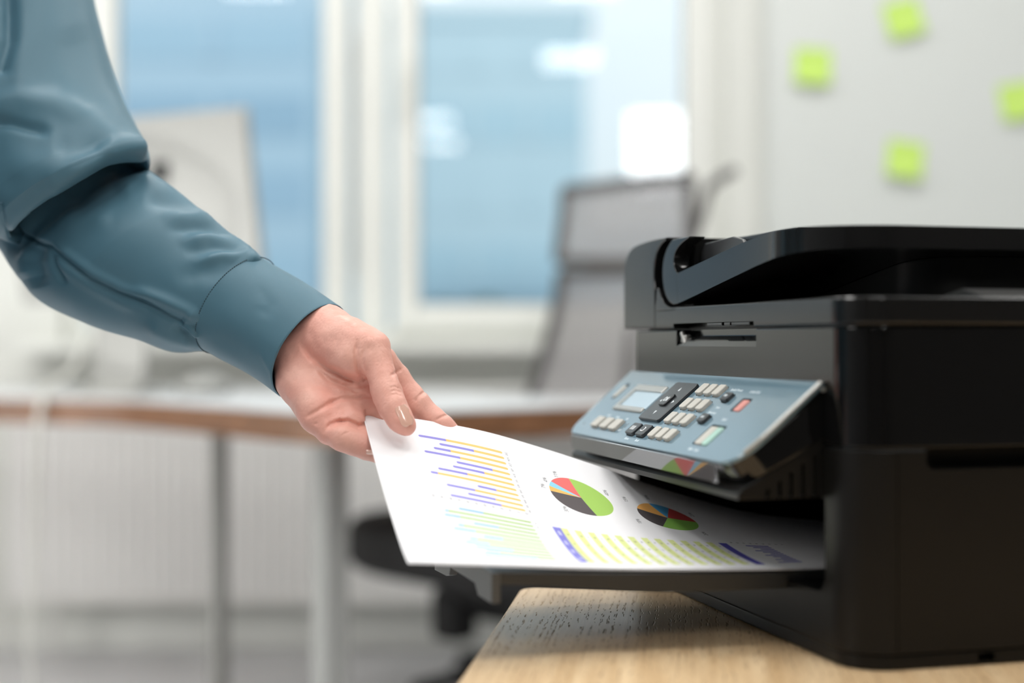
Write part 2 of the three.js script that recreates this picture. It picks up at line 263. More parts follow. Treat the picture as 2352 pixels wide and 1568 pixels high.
// ---------------------------------------------------------------- outside the window
{
  const G = -7;                                       // street level seen from this floor
  struct(obj('ground', box(260, 0.4, 200, 0, G - 0.2, -112), std(lin(0.30, 0.33, 0.33), 0.9)), 'street level outside the window');
  function building(label, x0, x1, top, Z, depth, floors, cols, wallM, glassM, roof) {
    const g = thing('building', label, 'building', [(x0 + x1) / 2, G, -Z - depth / 2]);
    const w = x1 - x0, h = top - G, fh = h / floors;
    obj('building_wall', box(w, h, depth, 0, h / 2, 0), wallM, g);
    for (let f = 0; f < floors; f++) {
      obj('glass_band', box(w * 0.97, fh * 0.55, 0.1, 0, f * fh + fh * 0.55, depth / 2 + 0.02), glassM[f % glassM.length], g);
      for (let c = 1; c < cols; c++) obj('pilaster', box(0.25, fh * 0.55, 0.2, (c / cols - 0.5) * w, f * fh + fh * 0.55, depth / 2 + 0.1), wallM, g);
    }
    obj('parapet', box(w + 0.4, 0.5, depth + 0.4, 0, h + 0.25, 0), roof || wallM, g);
    return g;
  }
  const c = (r, gg, b) => std(lin(r, gg, b), 0.35, { metalness: 0.85 });
  building('broad pale blue glass office block filling the left pane', -23, -5.5, 12.5, 40, 12, 9, 6, c(0.54, 0.69, 0.80), [c(0.40, 0.56, 0.69), c(0.48, 0.65, 0.77), c(0.44, 0.60, 0.73)]);
  building('tall pale blue block seen through the right pane', -5.0, 2.4, 11.2, 46, 12, 8, 4, c(0.66, 0.80, 0.86), [c(0.58, 0.75, 0.83), c(0.66, 0.80, 0.86)]);
  building('lower whitish-blue building behind the office chair', 2.6, 12, 5.2, 60, 10, 6, 5, c(0.62, 0.74, 0.82), [c(0.52, 0.67, 0.78), c(0.58, 0.72, 0.82)]);
  building('lower bluish slab building at the foot of the right pane', -4.2, 4, 1.9, 34, 6, 4, 5, c(0.46, 0.62, 0.72), [c(0.36, 0.52, 0.64)]);
  building('far block beyond the second window', -48, -27, 11, 55, 12, 8, 6, c(0.5, 0.6, 0.68), [c(0.34, 0.5, 0.62)]);
  // trees at the foot of the view: crown of leaves around a trunk
  const leafM = [std(lin(0.045, 0.11, 0.055), 0.8), std(lin(0.07, 0.14, 0.07), 0.8)];
  function tree(x, Z, top, r, seed, label) {
    const R = rng(seed), g = thing('tree', label, 'tree', [x, G, -Z], 0, 'trees below the window'), H = top - G;
    obj('trunk', bar(V(0, 0, 0), V(0, H - r, 0), 0.14), std(lin(0.07, 0.05, 0.035), 0.9), g);
    const parts = [];
    for (let k = 0; k < 900; k++) {
      const a = R() * 6.283, e = Math.acos(2 * R() - 1), q = r * Math.cbrt(0.3 + 0.7 * R()) * (0.8 + 0.2 * noise(a * 2, e * 3, seed));
      const l = new THREE.PlaneGeometry(0.28, 0.2); l.rotateX(R() * 6).rotateY(R() * 6).translate(Math.cos(a) * Math.sin(e) * q, H - r + Math.cos(e) * q * 0.95, Math.sin(a) * Math.sin(e) * q); parts.push(l);
    }
    const o = obj('crown', merge(parts), std(lin(0.05, 0.115, 0.055), 0.8, { side: THREE.DoubleSide }), g); o.userData.kind = 'stuff';
  }
  tree(-1.15, 25, 1.65, 1.0, 3, 'dark green tree at the lower left corner of the right pane');
  tree(-0.55, 27, 1.75, 0.8, 4, 'smaller dark green tree beside it, low in the right pane');
  tree(0.6, 30, 1.45, 0.7, 6, 'small tree farther right under the office chair back');
}

// ---------------------------------------------------------------- the desk behind and what stands on it
const DESK = 0.74;
{
  const g = thing('office_desk', 'corner desk with pale top, brown edge and grey steel legs', 'desk');
  const near = [[-2.3, 3.42], [-1.6, 3.24], [-1.13, 3.13], [-0.81, 2.97], [-0.56, 2.70], [-0.404, 2.51], [-0.30, 2.415], [-0.235, 2.41], [-0.098, 2.54], [0.19, 2.75], [0.5, 2.98], [0.72, 3.14]];
  const far = [[0.70, 3.3], [0.5, 3.28], [0.22, 3.14], [0.0, 3.18], [-0.15, 3.45], [-0.5, 3.7], [-1.2, 3.76], [-2.2, 3.78], [-2.36, 3.7]];
  const sh = splineShape([...near, ...far].map(([x, Z]) => [x, -Z]), 200, 0.35);
  obj('desk_top', slab(sh, DESK - 0.004, DESK, 0), M.laminate, g);
  const e = obj('desk_edge', slab(sh, DESK - 0.056, DESK - 0.0035, 0.002), brownEdge, g); e.userData.label = 'brown wood edge band';
  const leg = (x, Z, w, turn, m) => obj('leg', rbox(w, DESK - 0.056, w, 0.005, 0, (DESK - 0.056) / 2, 0).rotateY(turn).translate(x, 0, -Z), m, g);
  leg(-0.335, 2.62, 0.052, 0.72, M.greyPaint); leg(-0.63, 3.06, 0.034, 0.72, M.steel); leg(-1.9, 3.5, 0.05, 0.2, M.greyPaint); leg(0.58, 3.17, 0.05, 0.72, M.greyPaint);
  obj('frame_rail', rbox(1.02, 0.045, 0.03, 0.004).rotateY(-0.556 + 0).translate(0.125, DESK - 0.10, -2.895), M.greyPaint, g);
}
{ // monitor seen from behind
  const g = thing('desktop_monitor', 'silver all-in-one monitor seen from behind on the desk', 'monitor', [at(290, 0, 3.36).x + 0.03, DESK, -3.36], -0.45);
  const tilt = -0.17, lift = 0.43;
  const body = soft(extrude(rrShape(-0.36, 0.36, -0.215, 0.215, 0.012), 0.022, 0.004));
  const P = (geo) => geo.rotateX(-tilt).translate(0, lift, 0.02);
  obj('back_shell', P(merge([body, soft(new THREE.SphereGeometry(1, 40, 20).scale(0.33, 0.19, 0.010).translate(0, -0.01, 0.02))])), M.alu, g);
  obj('screen', P(box(0.69, 0.39, 0.002, 0, 0.01, -0.001)), M.black, g);
  const em = obj('emblem', P(extrude(splineShape([[-0.026, 0.0], [-0.02, 0.024], [0, 0.022], [0.022, 0.024], [0.024, 0], [0.014, -0.026], [0, -0.022], [-0.014, -0.026]], 40), 0.002).translate(0.115, 0.085, 0.0285)), M.black, g); em.userData.label = 'small dark emblem';
  const stand = new THREE.Shape(); stand.moveTo(-0.02, 0); stand.lineTo(0.13, 0); stand.lineTo(0.13, 0.006); stand.quadraticCurveTo(0.075, 0.01, 0.07, 0.06); stand.lineTo(0.05, 0.33); stand.lineTo(0.042, 0.33); stand.lineTo(0.058, 0.06); stand.quadraticCurveTo(0.06, 0.012, 0.04, 0.008); stand.lineTo(-0.02, 0.006);
  obj('stand_foot', extrude(stand, 0.15, 0.001).rotateY(-Math.PI / 2).translate(0.075, 0, 0), M.alu, g);
}
{ // mouse
  const p = at(470, 893, 3.30), g = thing('computer_mouse', 'light grey computer mouse beside the monitor stand', 'mouse', [p.x, DESK, -3.30], 0.5);
  const dome = new THREE.SphereGeometry(1, 40, 20, 0, Math.PI * 2, 0, Math.PI / 2).scale(0.066, 0.04, 0.036).translate(0, 0.006, 0);
  obj('shell', merge([dome]), M.greyPaint, g);
  obj('base', new THREE.CylinderGeometry(1, 0.95, 0.007, 40).scale(0.062, 1, 0.034).translate(0, 0.0035, 0), M.black, g);
  obj('wheel', new THREE.CylinderGeometry(0.01, 0.01, 0.006, 20).rotateX(Math.PI / 2).translate(-0.035, 0.038, 0), M.chairGrey, g);
}
{ // cord
  const a = at(250, 770, 3.42), pts = [[-0.90, DESK + 0.17, -3.40], [a.x - 0.03, DESK + 0.12, -3.36], [at(165, 0, 3.25).x, DESK + 0.055, -3.25], [at(112, 0, 3.14).x, DESK + 0.02, -3.14], [at(92, 0, 3.06).x, DESK - 0.005, -3.075], [at(86, 0, 3.05).x, DESK - 0.06, -3.055], [at(80, 0, 3.05).x, 0.45, -3.05], [at(70, 0, 3.06).x, 0.2, -3.06], [at(66, 0, 3.1).x, 0.03, -3.12], [-1.2, 0.011, -3.3], [-1.35, 0.01, -3.6]];
  tag(obj('power_cord', tube(pts, 0.0065, 120, 10), M.cable), 'thick white cord running over the desk edge to the floor', 'cord');
}
{ // office chair
  const g = thing('office_chair', 'black and grey mesh office chair with headrest behind the desk', 'chair', [0.05, 0, -3.34], Math.atan2(-0.70, 0.71));
  const seat = extrude(splineShape([[-0.27, -0.22], [-0.2, -0.265], [0, -0.27], [0.2, -0.265], [0.27, -0.22], [0.28, 0], [0.26, 0.2], [0.17, 0.26], [0, 0.27], [-0.17, 0.26], [-0.26, 0.2], [-0.28, 0]], 90), 0.14, 0.045).scale(1.32, 1.32, 1).rotateX(Math.PI / 2).translate(0, 0.462, 0);
  obj('seat', seat, M.black, g);
  obj('seat_pan', soft(new THREE.CylinderGeometry(0.30, 0.17, 0.09, 40)).translate(0, 0.30, 0), M.black, g);
  obj('tilt_mechanism', merge([rbox(0.17, 0.07, 0.24, 0.015, 0, 0.25, 0), rbox(0.085, 0.12, 0.085, 0.02, -0.09, 0.235, 0.17)]), M.black, g);
  obj('gas_lift', merge([bar(V(0, 0.08, 0), V(0, 0.26, 0), 0.026), bar(V(0, 0.16, 0), V(0, 0.26, 0), 0.036)]), M.black, g);
  for (let k = 0; k < 5; k++) {
    const a = k * Math.PI * 2 / 5 + 0.79, c = Math.cos(a), s = Math.sin(a);
    const l = obj('leg', tube([[c * 0.02, 0.10, s * 0.02], [c * 0.15, 0.09, s * 0.15], [c * 0.29, 0.065, s * 0.29]], 0.019, 12, 8), M.black, g);
    obj('caster', new THREE.CylinderGeometry(0.027, 0.027, 0.045, 18).rotateX(Math.PI / 2).rotateY(-a).translate(c * 0.285, 0.028, s * 0.285), M.black, l);
  }
  // back: curved frame with a mesh panel, leaning back
  const backPt = (u, v, bulge = 0) => { const y = 0.50 + v * 0.54, w = lerp(0.33, 0.195, v) * (1 - 0.25 * Math.pow(Math.abs(v - 0.35), 2)); return V((u * 2 - 1) * w, y, -0.24 - 0.10 * v + 0.05 * Math.sin(v * Math.PI) * -1 + 0.05 * Math.pow(u * 2 - 1, 2) + bulge); };
  const ring = []; for (let i = 0; i <= 10; i++) ring.push(backPt(i / 10, 0)); for (let i = 1; i <= 10; i++) ring.push(backPt(1, i / 10)); for (let i = 9; i >= 0; i--) ring.push(backPt(i / 10, 1)); for (let i = 9; i >= 1; i--) ring.push(backPt(0, i / 10));
  obj('back_frame', tube(ring, 0.014, 160, 10, true), M.chairGrey, g);
  const weave = canvasTex(64, 64, (c, w) => { c.fillStyle = '#000'; c.fillRect(0, 0, w, w); c.fillStyle = '#fff'; for (let i = 0; i < 4; i++) { c.fillRect(i * 16, 0, 10, w); c.fillRect(0, i * 16, w, 10); } }, false); weave.repeat.set(40, 40);
  const meshM = std(lin(0.36, 0.35, 0.35), 0.8, { alphaMap: weave, alphaTest: 0.5, side: THREE.DoubleSide });
  obj('back_mesh', gridGeo(16, 20, (u, v) => backPt(u, v)), meshM, g);
  obj('back_support', tube([[0, 0.33, -0.1], [0, 0.36, -0.24], [0, 0.6, -0.32], [0, 0.95, -0.38], [0, 1.08, -0.40]], 0.022, 30, 10), M.chairGrey, g);
  const headPt = (u, v) => { const x = u * 2 - 1; return V(x * 0.215 * (1 - 0.05 * v), 1.065 + v * 0.205 - 0.012 * x * x * (v > 0.5 ? 1 : -1), -0.365 - 0.015 * v + 0.045 * x * x); };
  const hr = []; for (let i = 0; i <= 10; i++) hr.push(headPt(i / 10, 0)); for (let i = 1; i <= 5; i++) hr.push(headPt(1, i / 5)); for (let i = 9; i >= 0; i--) hr.push(headPt(i / 10, 1)); for (let i = 4; i >= 1; i--) hr.push(headPt(0, i / 5));
  const hd = obj('headrest_frame', tube(hr, 0.014, 120, 10, true), M.chairGrey, g);
  obj('headrest_mesh', gridGeo(16, 8, headPt), meshM, g);
  obj('headrest_bracket', tube([[0.20, 1.09, -0.34], [0.235, 1.17, -0.34], [0.245, 1.235, -0.36], [0.30, 1.275, -0.39]], 0.012, 24, 8), M.chairGrey, hd);
}

// ---------------------------------------------------------------- the table under the printer
const TABLE = EYE - 0.2204;
{
  const ang = Math.atan2(0.0443, 0.362);              // the left edge leans 7 degrees
  const g = thing('oak_table', 'pale oak side table carrying the black printer', 'table', [0.0085, 0, -1.279], -ang);
  const Wd = 1.3, Dp = 0.86, th = 0.028;              // x to the right along the far edge, z toward the camera
  const top = slab(rrShape(0, Wd, 0, Dp, 0.018), TABLE - th, TABLE, 0.0025);
  const p = top.attributes.position, uv = top.attributes.uv; for (let i = 0; i < p.count; i++) uv.setXY(i, p.getX(i) + p.getY(i) * 0.7, p.getZ(i) + 0.1);
  obj('table_top', top, oak, g);
  for (const [x, z] of [[0.06, 0.06], [Wd - 0.06, 0.06], [0.06, Dp - 0.06], [Wd - 0.06, Dp - 0.06]]) obj('leg', rbox(0.045, TABLE - th, 0.045, 0.004, x, (TABLE - th) / 2, z), oak, g);
}

// ---------------------------------------------------------------- the printer
// local axes: x along the front from the near corner to the far one, y up, z into the machine (front face at z = 0)
const TH = Math.atan2(901, FOCAL), PRN = { pos: [0.22615, TABLE, -0.94], turn: Math.PI / 2 + TH };
const toWorld = (x, y, z) => V(x, y, z).applyAxisAngle(V(0, 1, 0), PRN.turn).add(V(...PRN.pos));
const interp = (x, pts) => { for (let i = 1; i < pts.length; i++) if (x <= pts[i][0]) { const t = (x - pts[i - 1][0]) / (pts[i][0] - pts[i - 1][0]); return lerp(pts[i - 1][1], pts[i][1], clamp(t, 0, 1)); } return pts[pts.length - 1][1]; };
const curveThrough = (pts) => { const c = new THREE.CatmullRomCurve3(pts.map(([x, y]) => V(x, y, 0)), false, 'centripetal').getPoints(120).map((p) => [p.x, p.y]); return (x) => interp(x, c); };
// profile in x, y pushed along z
const prism = (shape, z0, z1, bevel = 0, curve = 16) => extrude(shape, z1 - z0, bevel, curve).translate(0, 0, z0);
// profile in z, y pushed along x from x0 to x1
const prismX = (pts, x0, x1, bevel = 0) => extrude(poly(pts.map(([z, y]) => [-z, y])), x1 - x0, bevel).rotateY(Math.PI / 2).translate(x0, 0, 0);
{
  const g = thing('multifunction_printer', 'black multifunction printer with control panel on the oak table', 'printer', PRN.pos, PRN.turn);
  const W = 0.4385, D = 0.36;
  // --- lower shell with paper opening, hand grip and seam
  const lower = slab(rrShape(0, W, 0, D, 0.032), 0.011, 0.1482, 0.0022, 24);
  const opening = prism(rrShape(0.0403, 0.405, 0.047, 0.1125, [0.012, 0.012, 0.001, 0.001]), -0.05, 0.22);
  const grip = rbox(0.05, 0.0285, 0.13, 0.006, 0.0, 0.1485, 0.119);
  const seam = box(0.002, 0.14, 0.0006, 0, 0.08, 0.0323);
  obj('lower_shell', soft(cut(lower, opening, grip, seam)), M.satin, g);
  obj('base_plate', soft(cut(slab(rrShape(0.002, W - 0.002, 0.003, D - 0.003, 0.030), 0.0006, 0.0106, 0.0015, 24), rbox(0.02, 0.006, 0.013, 0.001, 0.0016, 0.0058, 0.101))), M.satin, g);
  // --- upper shell with latch recess
  const upper = slab(rrShape(0.0006, W - 0.0006, 0.0006, D, 0.030), 0.1487, 0.2305, 0.0014, 24);
  const recess = prismX([[-0.01, 0.2135], [0.0002, 0.2158], [0.0062, 0.2248], [0.0125, 0.2256], [0.0125, 0.24], [-0.01, 0.24]], 0.1515, 0.3125);
  obj('upper_shell', soft(cut(upper, recess)), M.gloss, g);
  obj('latch_clip', merge([rbox(0.012, 0.009, 0.006, 0.002, 0.304, 0.222, 0.006).rotateZ(0), bar(V(0.3, 0.2185, 0.004), V(0.308, 0.228, 0.004), 0.0022)]), M.chrome, g);
  // --- scanner lid with notch over the latch and a small ear at the feeder
  const lidBase = slab(rrShape(-0.0015, W + 0.0008, -0.002, D, 0.030), 0.2318, 0.2506, 0.0022, 24);
  const notch = box(0.163, 0.006, 0.02, 0.232, 0.2330, 0.004);
  const ear = prism(splineShape([[0.3555, 0.247], [0.3555, 0.258], [0.3535, 0.2668], [0.3505, 0.2685], [0.346, 0.264], [0.340, 0.2575], [0.333, 0.2532], [0.322, 0.2505], [0.31, 0.2495], [0.31, 0.247]], 60, 0.4), -0.002, 0.02, 0.0008);
  obj('scanner_lid', merge([soft(cut(lidBase, notch)), ear]), M.gloss2, g);
  for (const [x, w] of [[0.175, 0.034], [0.2, 0.012], [0.225, 0.03]]) obj('lid_bumper', rbox(w, 0.0026, 0.006, 0.0008, x, 0.2345, 0.001), M.gloss2, g);
  obj('shell_core', slab(rrShape(0.005, W - 0.005, 0.013, D - 0.005, 0.026), 0.2285, 0.2330), M.satin, g);
  // --- document feeder housing at the far end
  const hs = new THREE.Shape(); hs.moveTo(0.3568, 0.2324); hs.lineTo(W + 0.0008, 0.2324); hs.lineTo(W + 0.0008, 0.2845); hs.bezierCurveTo(W, 0.3, 0.428, 0.3085, 0.405, 0.3106); hs.bezierCurveTo(0.38, 0.3128, 0.355, 0.3135, 0.331, 0.3125); hs.lineTo(0.331, 0.3098); hs.bezierCurveTo(0.346, 0.308, 0.356, 0.300, 0.3585, 0.289); hs.bezierCurveTo(0.3602, 0.28, 0.3592, 0.272, 0.3568, 0.267);
  obj('feeder_housing', prism(hs, -0.0025, 0.29, 0.0018, 20), M.gloss2, g);
  obj('feeder_top', slab(rrShape(0.20, 0.335, 0.06, 0.29, 0.004), 0.3055, 0.3128, 0.001), M.gloss2, g);
  obj('feeder_core', prism(poly([[0.312, 0.2515], [0.3575, 0.2515], [0.3575, 0.290], [0.344, 0.3075], [0.306, 0.3085]]), 0.016, 0.285), M.satin, g);
  // --- document tray: rim slab rising toward the near side with a hooked end
  const yT = curveThrough([[0.05, 0.3028], [0.08, 0.3030], [0.1107, 0.3022], [0.1478, 0.2998], [0.1793, 0.2963], [0.2664, 0.2849], [0.305, 0.2797], [0.316, 0.2782]]);
  const yB = curveThrough([[0.05, 0.2868], [0.08, 0.2858], [0.1107, 0.2828], [0.1478, 0.2779], [0.1793, 0.2729], [0.2664, 0.2592], [0.305, 0.2536], [0.316, 0.2525]]);
  function tray(s0, s1, R, z0, z1, top, bottom) {
    const zi = (x) => (x < s0 + R ? z0 + R - Math.sqrt(Math.max(0, R * R - (s0 + R - x) ** 2)) : z0), N = 64;
    const xs = (u) => s0 + (s1 - s0) * (u < 0.5 ? Math.pow(u * 2, 2) * 0.25 : 0.25 + (u - 0.5) * 1.5);
    const pt = (u, v, y) => { const x = xs(u); return V(x, y(x), lerp(zi(x), z1, v)); };
    const bev = 0.0012;
    return merge([gridGeo(N, 6, (u, v) => pt(u, v, top)), gridGeo(N, 6, (u, v) => pt(u, 1 - v, bottom)),
      soft(gridGeo(N, 8, (u, v) => { const q = pt(u, 0, (x) => lerp(bottom(x), top(x), v)); q.z -= bev * 0 ; return q; }).scale(1, 1, 1), 1.2),
      gridGeo(N, 1, (u, v) => pt(u, 1, (x) => lerp(top(x), bottom(x), v))), gridGeo(1, 6, (u, v) => pt(0, v, u ? top : bottom)), gridGeo(1, 6, (u, v) => pt(1, v, u ? bottom : top))]);
  }
  const trayM = std(lin(0.008, 0.0082, 0.0085), 0.12, { side: THREE.DoubleSide });
  const tr = obj('document_tray', merge([tray(0.052, 0.306, 0.07, -0.001, 0.27, yT, yB)]), trayM, g);
  const hook = new THREE.Shape(); hook.moveTo(0.3055, 0.2797); hook.bezierCurveTo(0.312, 0.281, 0.3155, 0.286, 0.3155, 0.2905); hook.bezierCurveTo(0.315, 0.299, 0.306, 0.3045, 0.282, 0.3085); hook.lineTo(0.2806, 0.3098); hook.lineTo(0.318, 0.3098); hook.bezierCurveTo(0.333, 0.3045, 0.3415, 0.295, 0.3422, 0.284); hook.bezierCurveTo(0.3428, 0.268, 0.334, 0.2555, 0.316, 0.2526); hook.bezierCurveTo(0.312, 0.2525, 0.308, 0.253, 0.3055, 0.2536);
  obj('tray_hook', prism(hook, -0.001, 0.014, 0.0008, 20), trayM, tr);
  obj('paper_guide', prism(poly([[0.205, 0.2885], [0.318, 0.2755], [0.318, 0.289], [0.301, 0.3055], [0.243, 0.3075], [0.225, 0.304]]), 0.022, 0.026, 0.001), std(lin(0.03, 0.032, 0.034), 0.3), tr);
  obj('feeder_underside', tray(0.095, 0.33, 0.04, 0.11, 0.27, (x) => yB(Math.min(x, 0.316)) - 0.0006, () => 0.2502), M.satin, g);
  obj('lid_sheet_guide', prism(poly([[0.0, 0.2502], [0.07, 0.2502], [0.03, 0.2575]]), 0.10, 0.2), M.trayPlastic, g);
  // --- control panel: a slab that tilts out of the front
  const K = 0.83, LN = Math.hypot(1, K), pg = new THREE.Group(); pg.name = 'control_panel'; g.add(pg);
  // panel frame: x along the machine, y' = out of the face, z' = down the slope
  const down = V(0, -K / LN, -1 / LN), up = V(0, 1 / LN, -K / LN);
  pg.matrixAutoUpdate = true; pg.position.set(0, 0.193, 0); pg.quaternion.setFromRotationMatrix(new THREE.Matrix4().makeBasis(V(-1, 0, 0), up, down));
  const PX = (s) => -s / 1000, PZ = (b) => b / 1000;                 // millimetres along the front and down the slope
  const outline = () => { const s = new THREE.Shape(); s.moveTo(PX(425), 0); s.lineTo(PX(44), 0); s.lineTo(PX(41), PZ(64)); s.bezierCurveTo(PX(42), PZ(78), PX(50), PZ(87), PX(66), PZ(88)); s.lineTo(PX(395), PZ(88.5)); s.bezierCurveTo(PX(408), PZ(88), PX(414), PZ(80), PX(415.5), PZ(70)); s.lineTo(PX(425), 0); return s; };
  const panelTex = canvasTex(2048, 472, (c, w, h) => {
    const k = w / 400; c.fillStyle = '#667f8c'; c.fillRect(0, 0, w, h);  // blue-grey base stands in for sky mirrored in the black gloss face
    c.fillStyle = 'rgba(225,235,240,0.9)'; c.textAlign = 'center'; c.textBaseline = 'middle';
    const X = (s) => (430 - s) * k, Y = (b) => b * k, txt = (t, s, b, mm) => { c.font = `bold ${mm * k}px sans-serif`; c.fillText(t, X(s), Y(b)); };
    txt('COPY', 356, 60.5, 3.2); txt('SCAN', 332, 61, 3.2); txt('FAX', 307, 61.5, 3.2); txt('ADF', 297, 75, 3.6); txt('Menu', 263, 82.5, 3.6); txt('Back', 239, 82.5, 3.6);
    txt('Redial/Pause', 159, 15.5, 3.4); txt('Coded Dial', 126, 16, 3.4); txt('Tone', 159, 36, 3.2); txt('Directory', 159, 42, 3.2); txt('Start', 127, 47.5, 3.4); txt('B&W   Color', 124, 81, 3.4);
    c.fillStyle = '#0a0c0e'; c.beginPath(); c.arc(X(394), Y(74.7), 1.7 * k, 0, 7); c.fill();
    c.lineWidth = 0.8 * k; c.strokeStyle = '#101418'; c.strokeRect(X(293.5), Y(66.5), 2 * k, 4.4 * k);
  });
  const faceM = new THREE.MeshPhysicalMaterial({ map: panelTex, roughness: 0.1, ior: 1.55 });
  panelTex.wrapS = panelTex.wrapT = THREE.ClampToEdgeWrapping;
  { // face plate with print
    const s = outline(), hole = (a, b, w, d, r) => slab(rrShape(PX(a) - w / 2, PX(a) + w / 2, PZ(b) - d / 2, PZ(b) + d / 2, r), -0.01, 0.01, 0, 5), holes = [];   // every button sits in an opening of the face
    for (const b of [18.8, 36.6, 54.0, 72.0]) for (const a of [217.2, 200.5, 183.9]) holes.push(hole(a, b, 0.0132, 0.0132, 0.0027));
    for (const a of [358.5, 335, 311.8]) holes.push(hole(a, 71, 0.0179, 0.0141, 0.0027));
    for (const a of [264, 240.4]) holes.push(hole(a, 72.4, 0.0188, 0.0140, 0.0027));
    for (const b of [25.3, 50.3]) holes.push(hole(158.4, b, 0.0138, 0.0103, 0.0027));
    holes.push(hole(125.5, 30.8, 0.0175, 0.0150, 0.002), hole(123.5, 65, 0.0275, 0.0225, 0.002), hole(392.6, 28.8, 0.0095, 0.0215, 0.003));
    const geo = soft(cut(slab(s, -0.0035, 0, 0.0012, 20), ...holes)), p = geo.attributes.position, uv = geo.attributes.uv;
    for (let i = 0; i < p.count; i++) uv.setXY(i, (430 + p.getX(i) * 1000) / 400, 1 - p.getZ(i) * 1000 / (472 * 400 / 2048));
    obj('panel_face', geo, faceM, pg);
  }
  // housing under the face: front lip, sides, underside
  const prof = [[0.004, 0.190], [-0.0660, 0.1345], [-0.0686, 0.1362], [-0.0668, 0.1215], [-0.0640, 0.1200], [-0.020, 0.1420], [0.004, 0.1560]];
  const hous = prismX(prof, 0.0425, 0.4235, 0.0012);
  hous.applyMatrix4(new THREE.Matrix4().makeTranslation(0, -0.193, 0)).applyQuaternion(pg.quaternion.clone().invert());
  // trim the housing to the rounded outline of the face
  const keep = slab(outline(), -0.06, 0.02, 0, 20);
  const shell = (() => { const a = new Brush(clean(hous)), b = new Brush(clean(keep)); a.updateMatrixWorld(); b.updateMatrixWorld(); return csg.evaluate(a, b, 3 /* intersection */).geometry; })();
  obj('panel_housing', soft(shell), M.gloss, pg);
  // bright strip along the front lip
  const lipG = prismX([[-0.0686, 0.1352], [-0.0697, 0.1347], [-0.0678, 0.1222], [-0.0664, 0.1226]], 0.068, 0.397, 0.0003).applyMatrix4(new THREE.Matrix4().makeTranslation(0, -0.193, 0)).applyQuaternion(pg.quaternion.clone().invert());
  obj('front_lip', lipG, M.lip, pg);
  const edgeG = tube([[PX(43.2), 0.0004, PZ(2)], [PX(42.2), 0.0004, PZ(30)], [PX(41.6), 0.0004, PZ(62)], [PX(44), 0.0004, PZ(76)]], 0.0016, 30, 8);
  obj('edge_trim', edgeG, M.chrome, pg);
  obj('screw_cap', new THREE.CylinderGeometry(0.0016, 0.0016, 0.001, 16).rotateZ(Math.PI / 2).translate(PX(42), -0.004, PZ(4)), M.chrome, pg);
  // screen
  const scr = obj('screen_frame', cut(rbox(0.071, 0.004, 0.0335, 0.0012, PX(327), 0.0, PZ(36)), box(0.065, 0.01, 0.0205, PX(321.5), 0, PZ(37.5))), M.chrome, pg); scr.userData.label = 'silver bevelled screen frame';
  obj('display', box(0.0652, 0.001, 0.0207, PX(321.5), 0.0004, PZ(37.5)), M.lcd, scr);
  // navigation pad
  const padTex = canvasTex(512, 512, (c, w) => {
    c.fillStyle = '#25292d'; c.fillRect(0, 0, w, w); const tri = (x, y, dx, dy) => { c.beginPath(); c.moveTo(x + dx * 34, y + dy * 34); c.lineTo(x - dy * 22 - dx * 14, y + dx * 22 - dy * 14); c.lineTo(x + dy * 22 - dx * 14, y - dx * 22 - dy * 14); c.fill(); };
    c.fillStyle = '#dfe6ea'; tri(256, 105, 0, -1); tri(256, 410, 0, 1); tri(118, 262, -1, 0); tri(394, 262, 1, 0);
    c.strokeStyle = '#0a0c0e'; c.lineWidth = 7; c.strokeRect(238, 30, 36, 12); c.strokeRect(238, 470, 36, 12); c.beginPath(); c.moveTo(64, 200); c.lineTo(64, 330); c.moveTo(448, 200); c.lineTo(448, 330); c.stroke();
  });
  const padG = slab(rrShape(PX(279), PX(233), PZ(13.8), PZ(60.5), 0.003), 0.0, 0.0028, 0.0008); { const p = padG.attributes.position, uv = padG.attributes.uv; for (let i = 0; i < p.count; i++) uv.setXY(i, (p.getX(i) - PX(279)) / 0.046, 1 - (p.getZ(i) - PZ(13.8)) / 0.0467); }
  const pad = obj('navigation_pad', padG, std(0xffffff, 0.3, { map: padTex }), pg);
  const okTex = canvasTex(128, 128, (c, w) => { c.fillStyle = '#1d2124'; c.fillRect(0, 0, w, w); c.fillStyle = '#eef2f4'; c.font = 'bold 64px sans-serif'; c.textAlign = 'center'; c.textBaseline = 'middle'; c.fillText('OK', 64, 64); });
  const okG = slab(rrShape(PX(262.5), PX(249.5), PZ(30), PZ(44), 0.002), 0.0026, 0.0046, 0.0008); { const p = okG.attributes.position, uv = okG.attributes.uv; for (let i = 0; i < p.count; i++) uv.setXY(i, (p.getX(i) - PX(262.5)) / 0.013, 1 - (p.getZ(i) - PZ(30)) / 0.014); }
  obj('ok_button', okG, std(0xffffff, 0.3, { map: okTex }), pad);
  const btn = (name, s, b, w, d, m, h = 0.003, r = 0.0022, label) => { const o = obj(name, slab(rrShape(PX(s) - w / 2, PX(s) + w / 2, PZ(b) - d / 2, PZ(b) + d / 2, r), -0.0036, h, 0.0009), m, pg); if (label) o.userData.label = label; return o; };
  for (const b of [18.8, 36.6, 54.0, 72.0]) for (const s of [217.2, 200.5, 183.9]) btn('keypad_button', s, b, 0.0118, 0.0118, M.buttonLight);
  for (const s of [358.5, 335, 311.8]) btn('mode_button', s, 71, 0.0165, 0.0128, M.buttonLight);
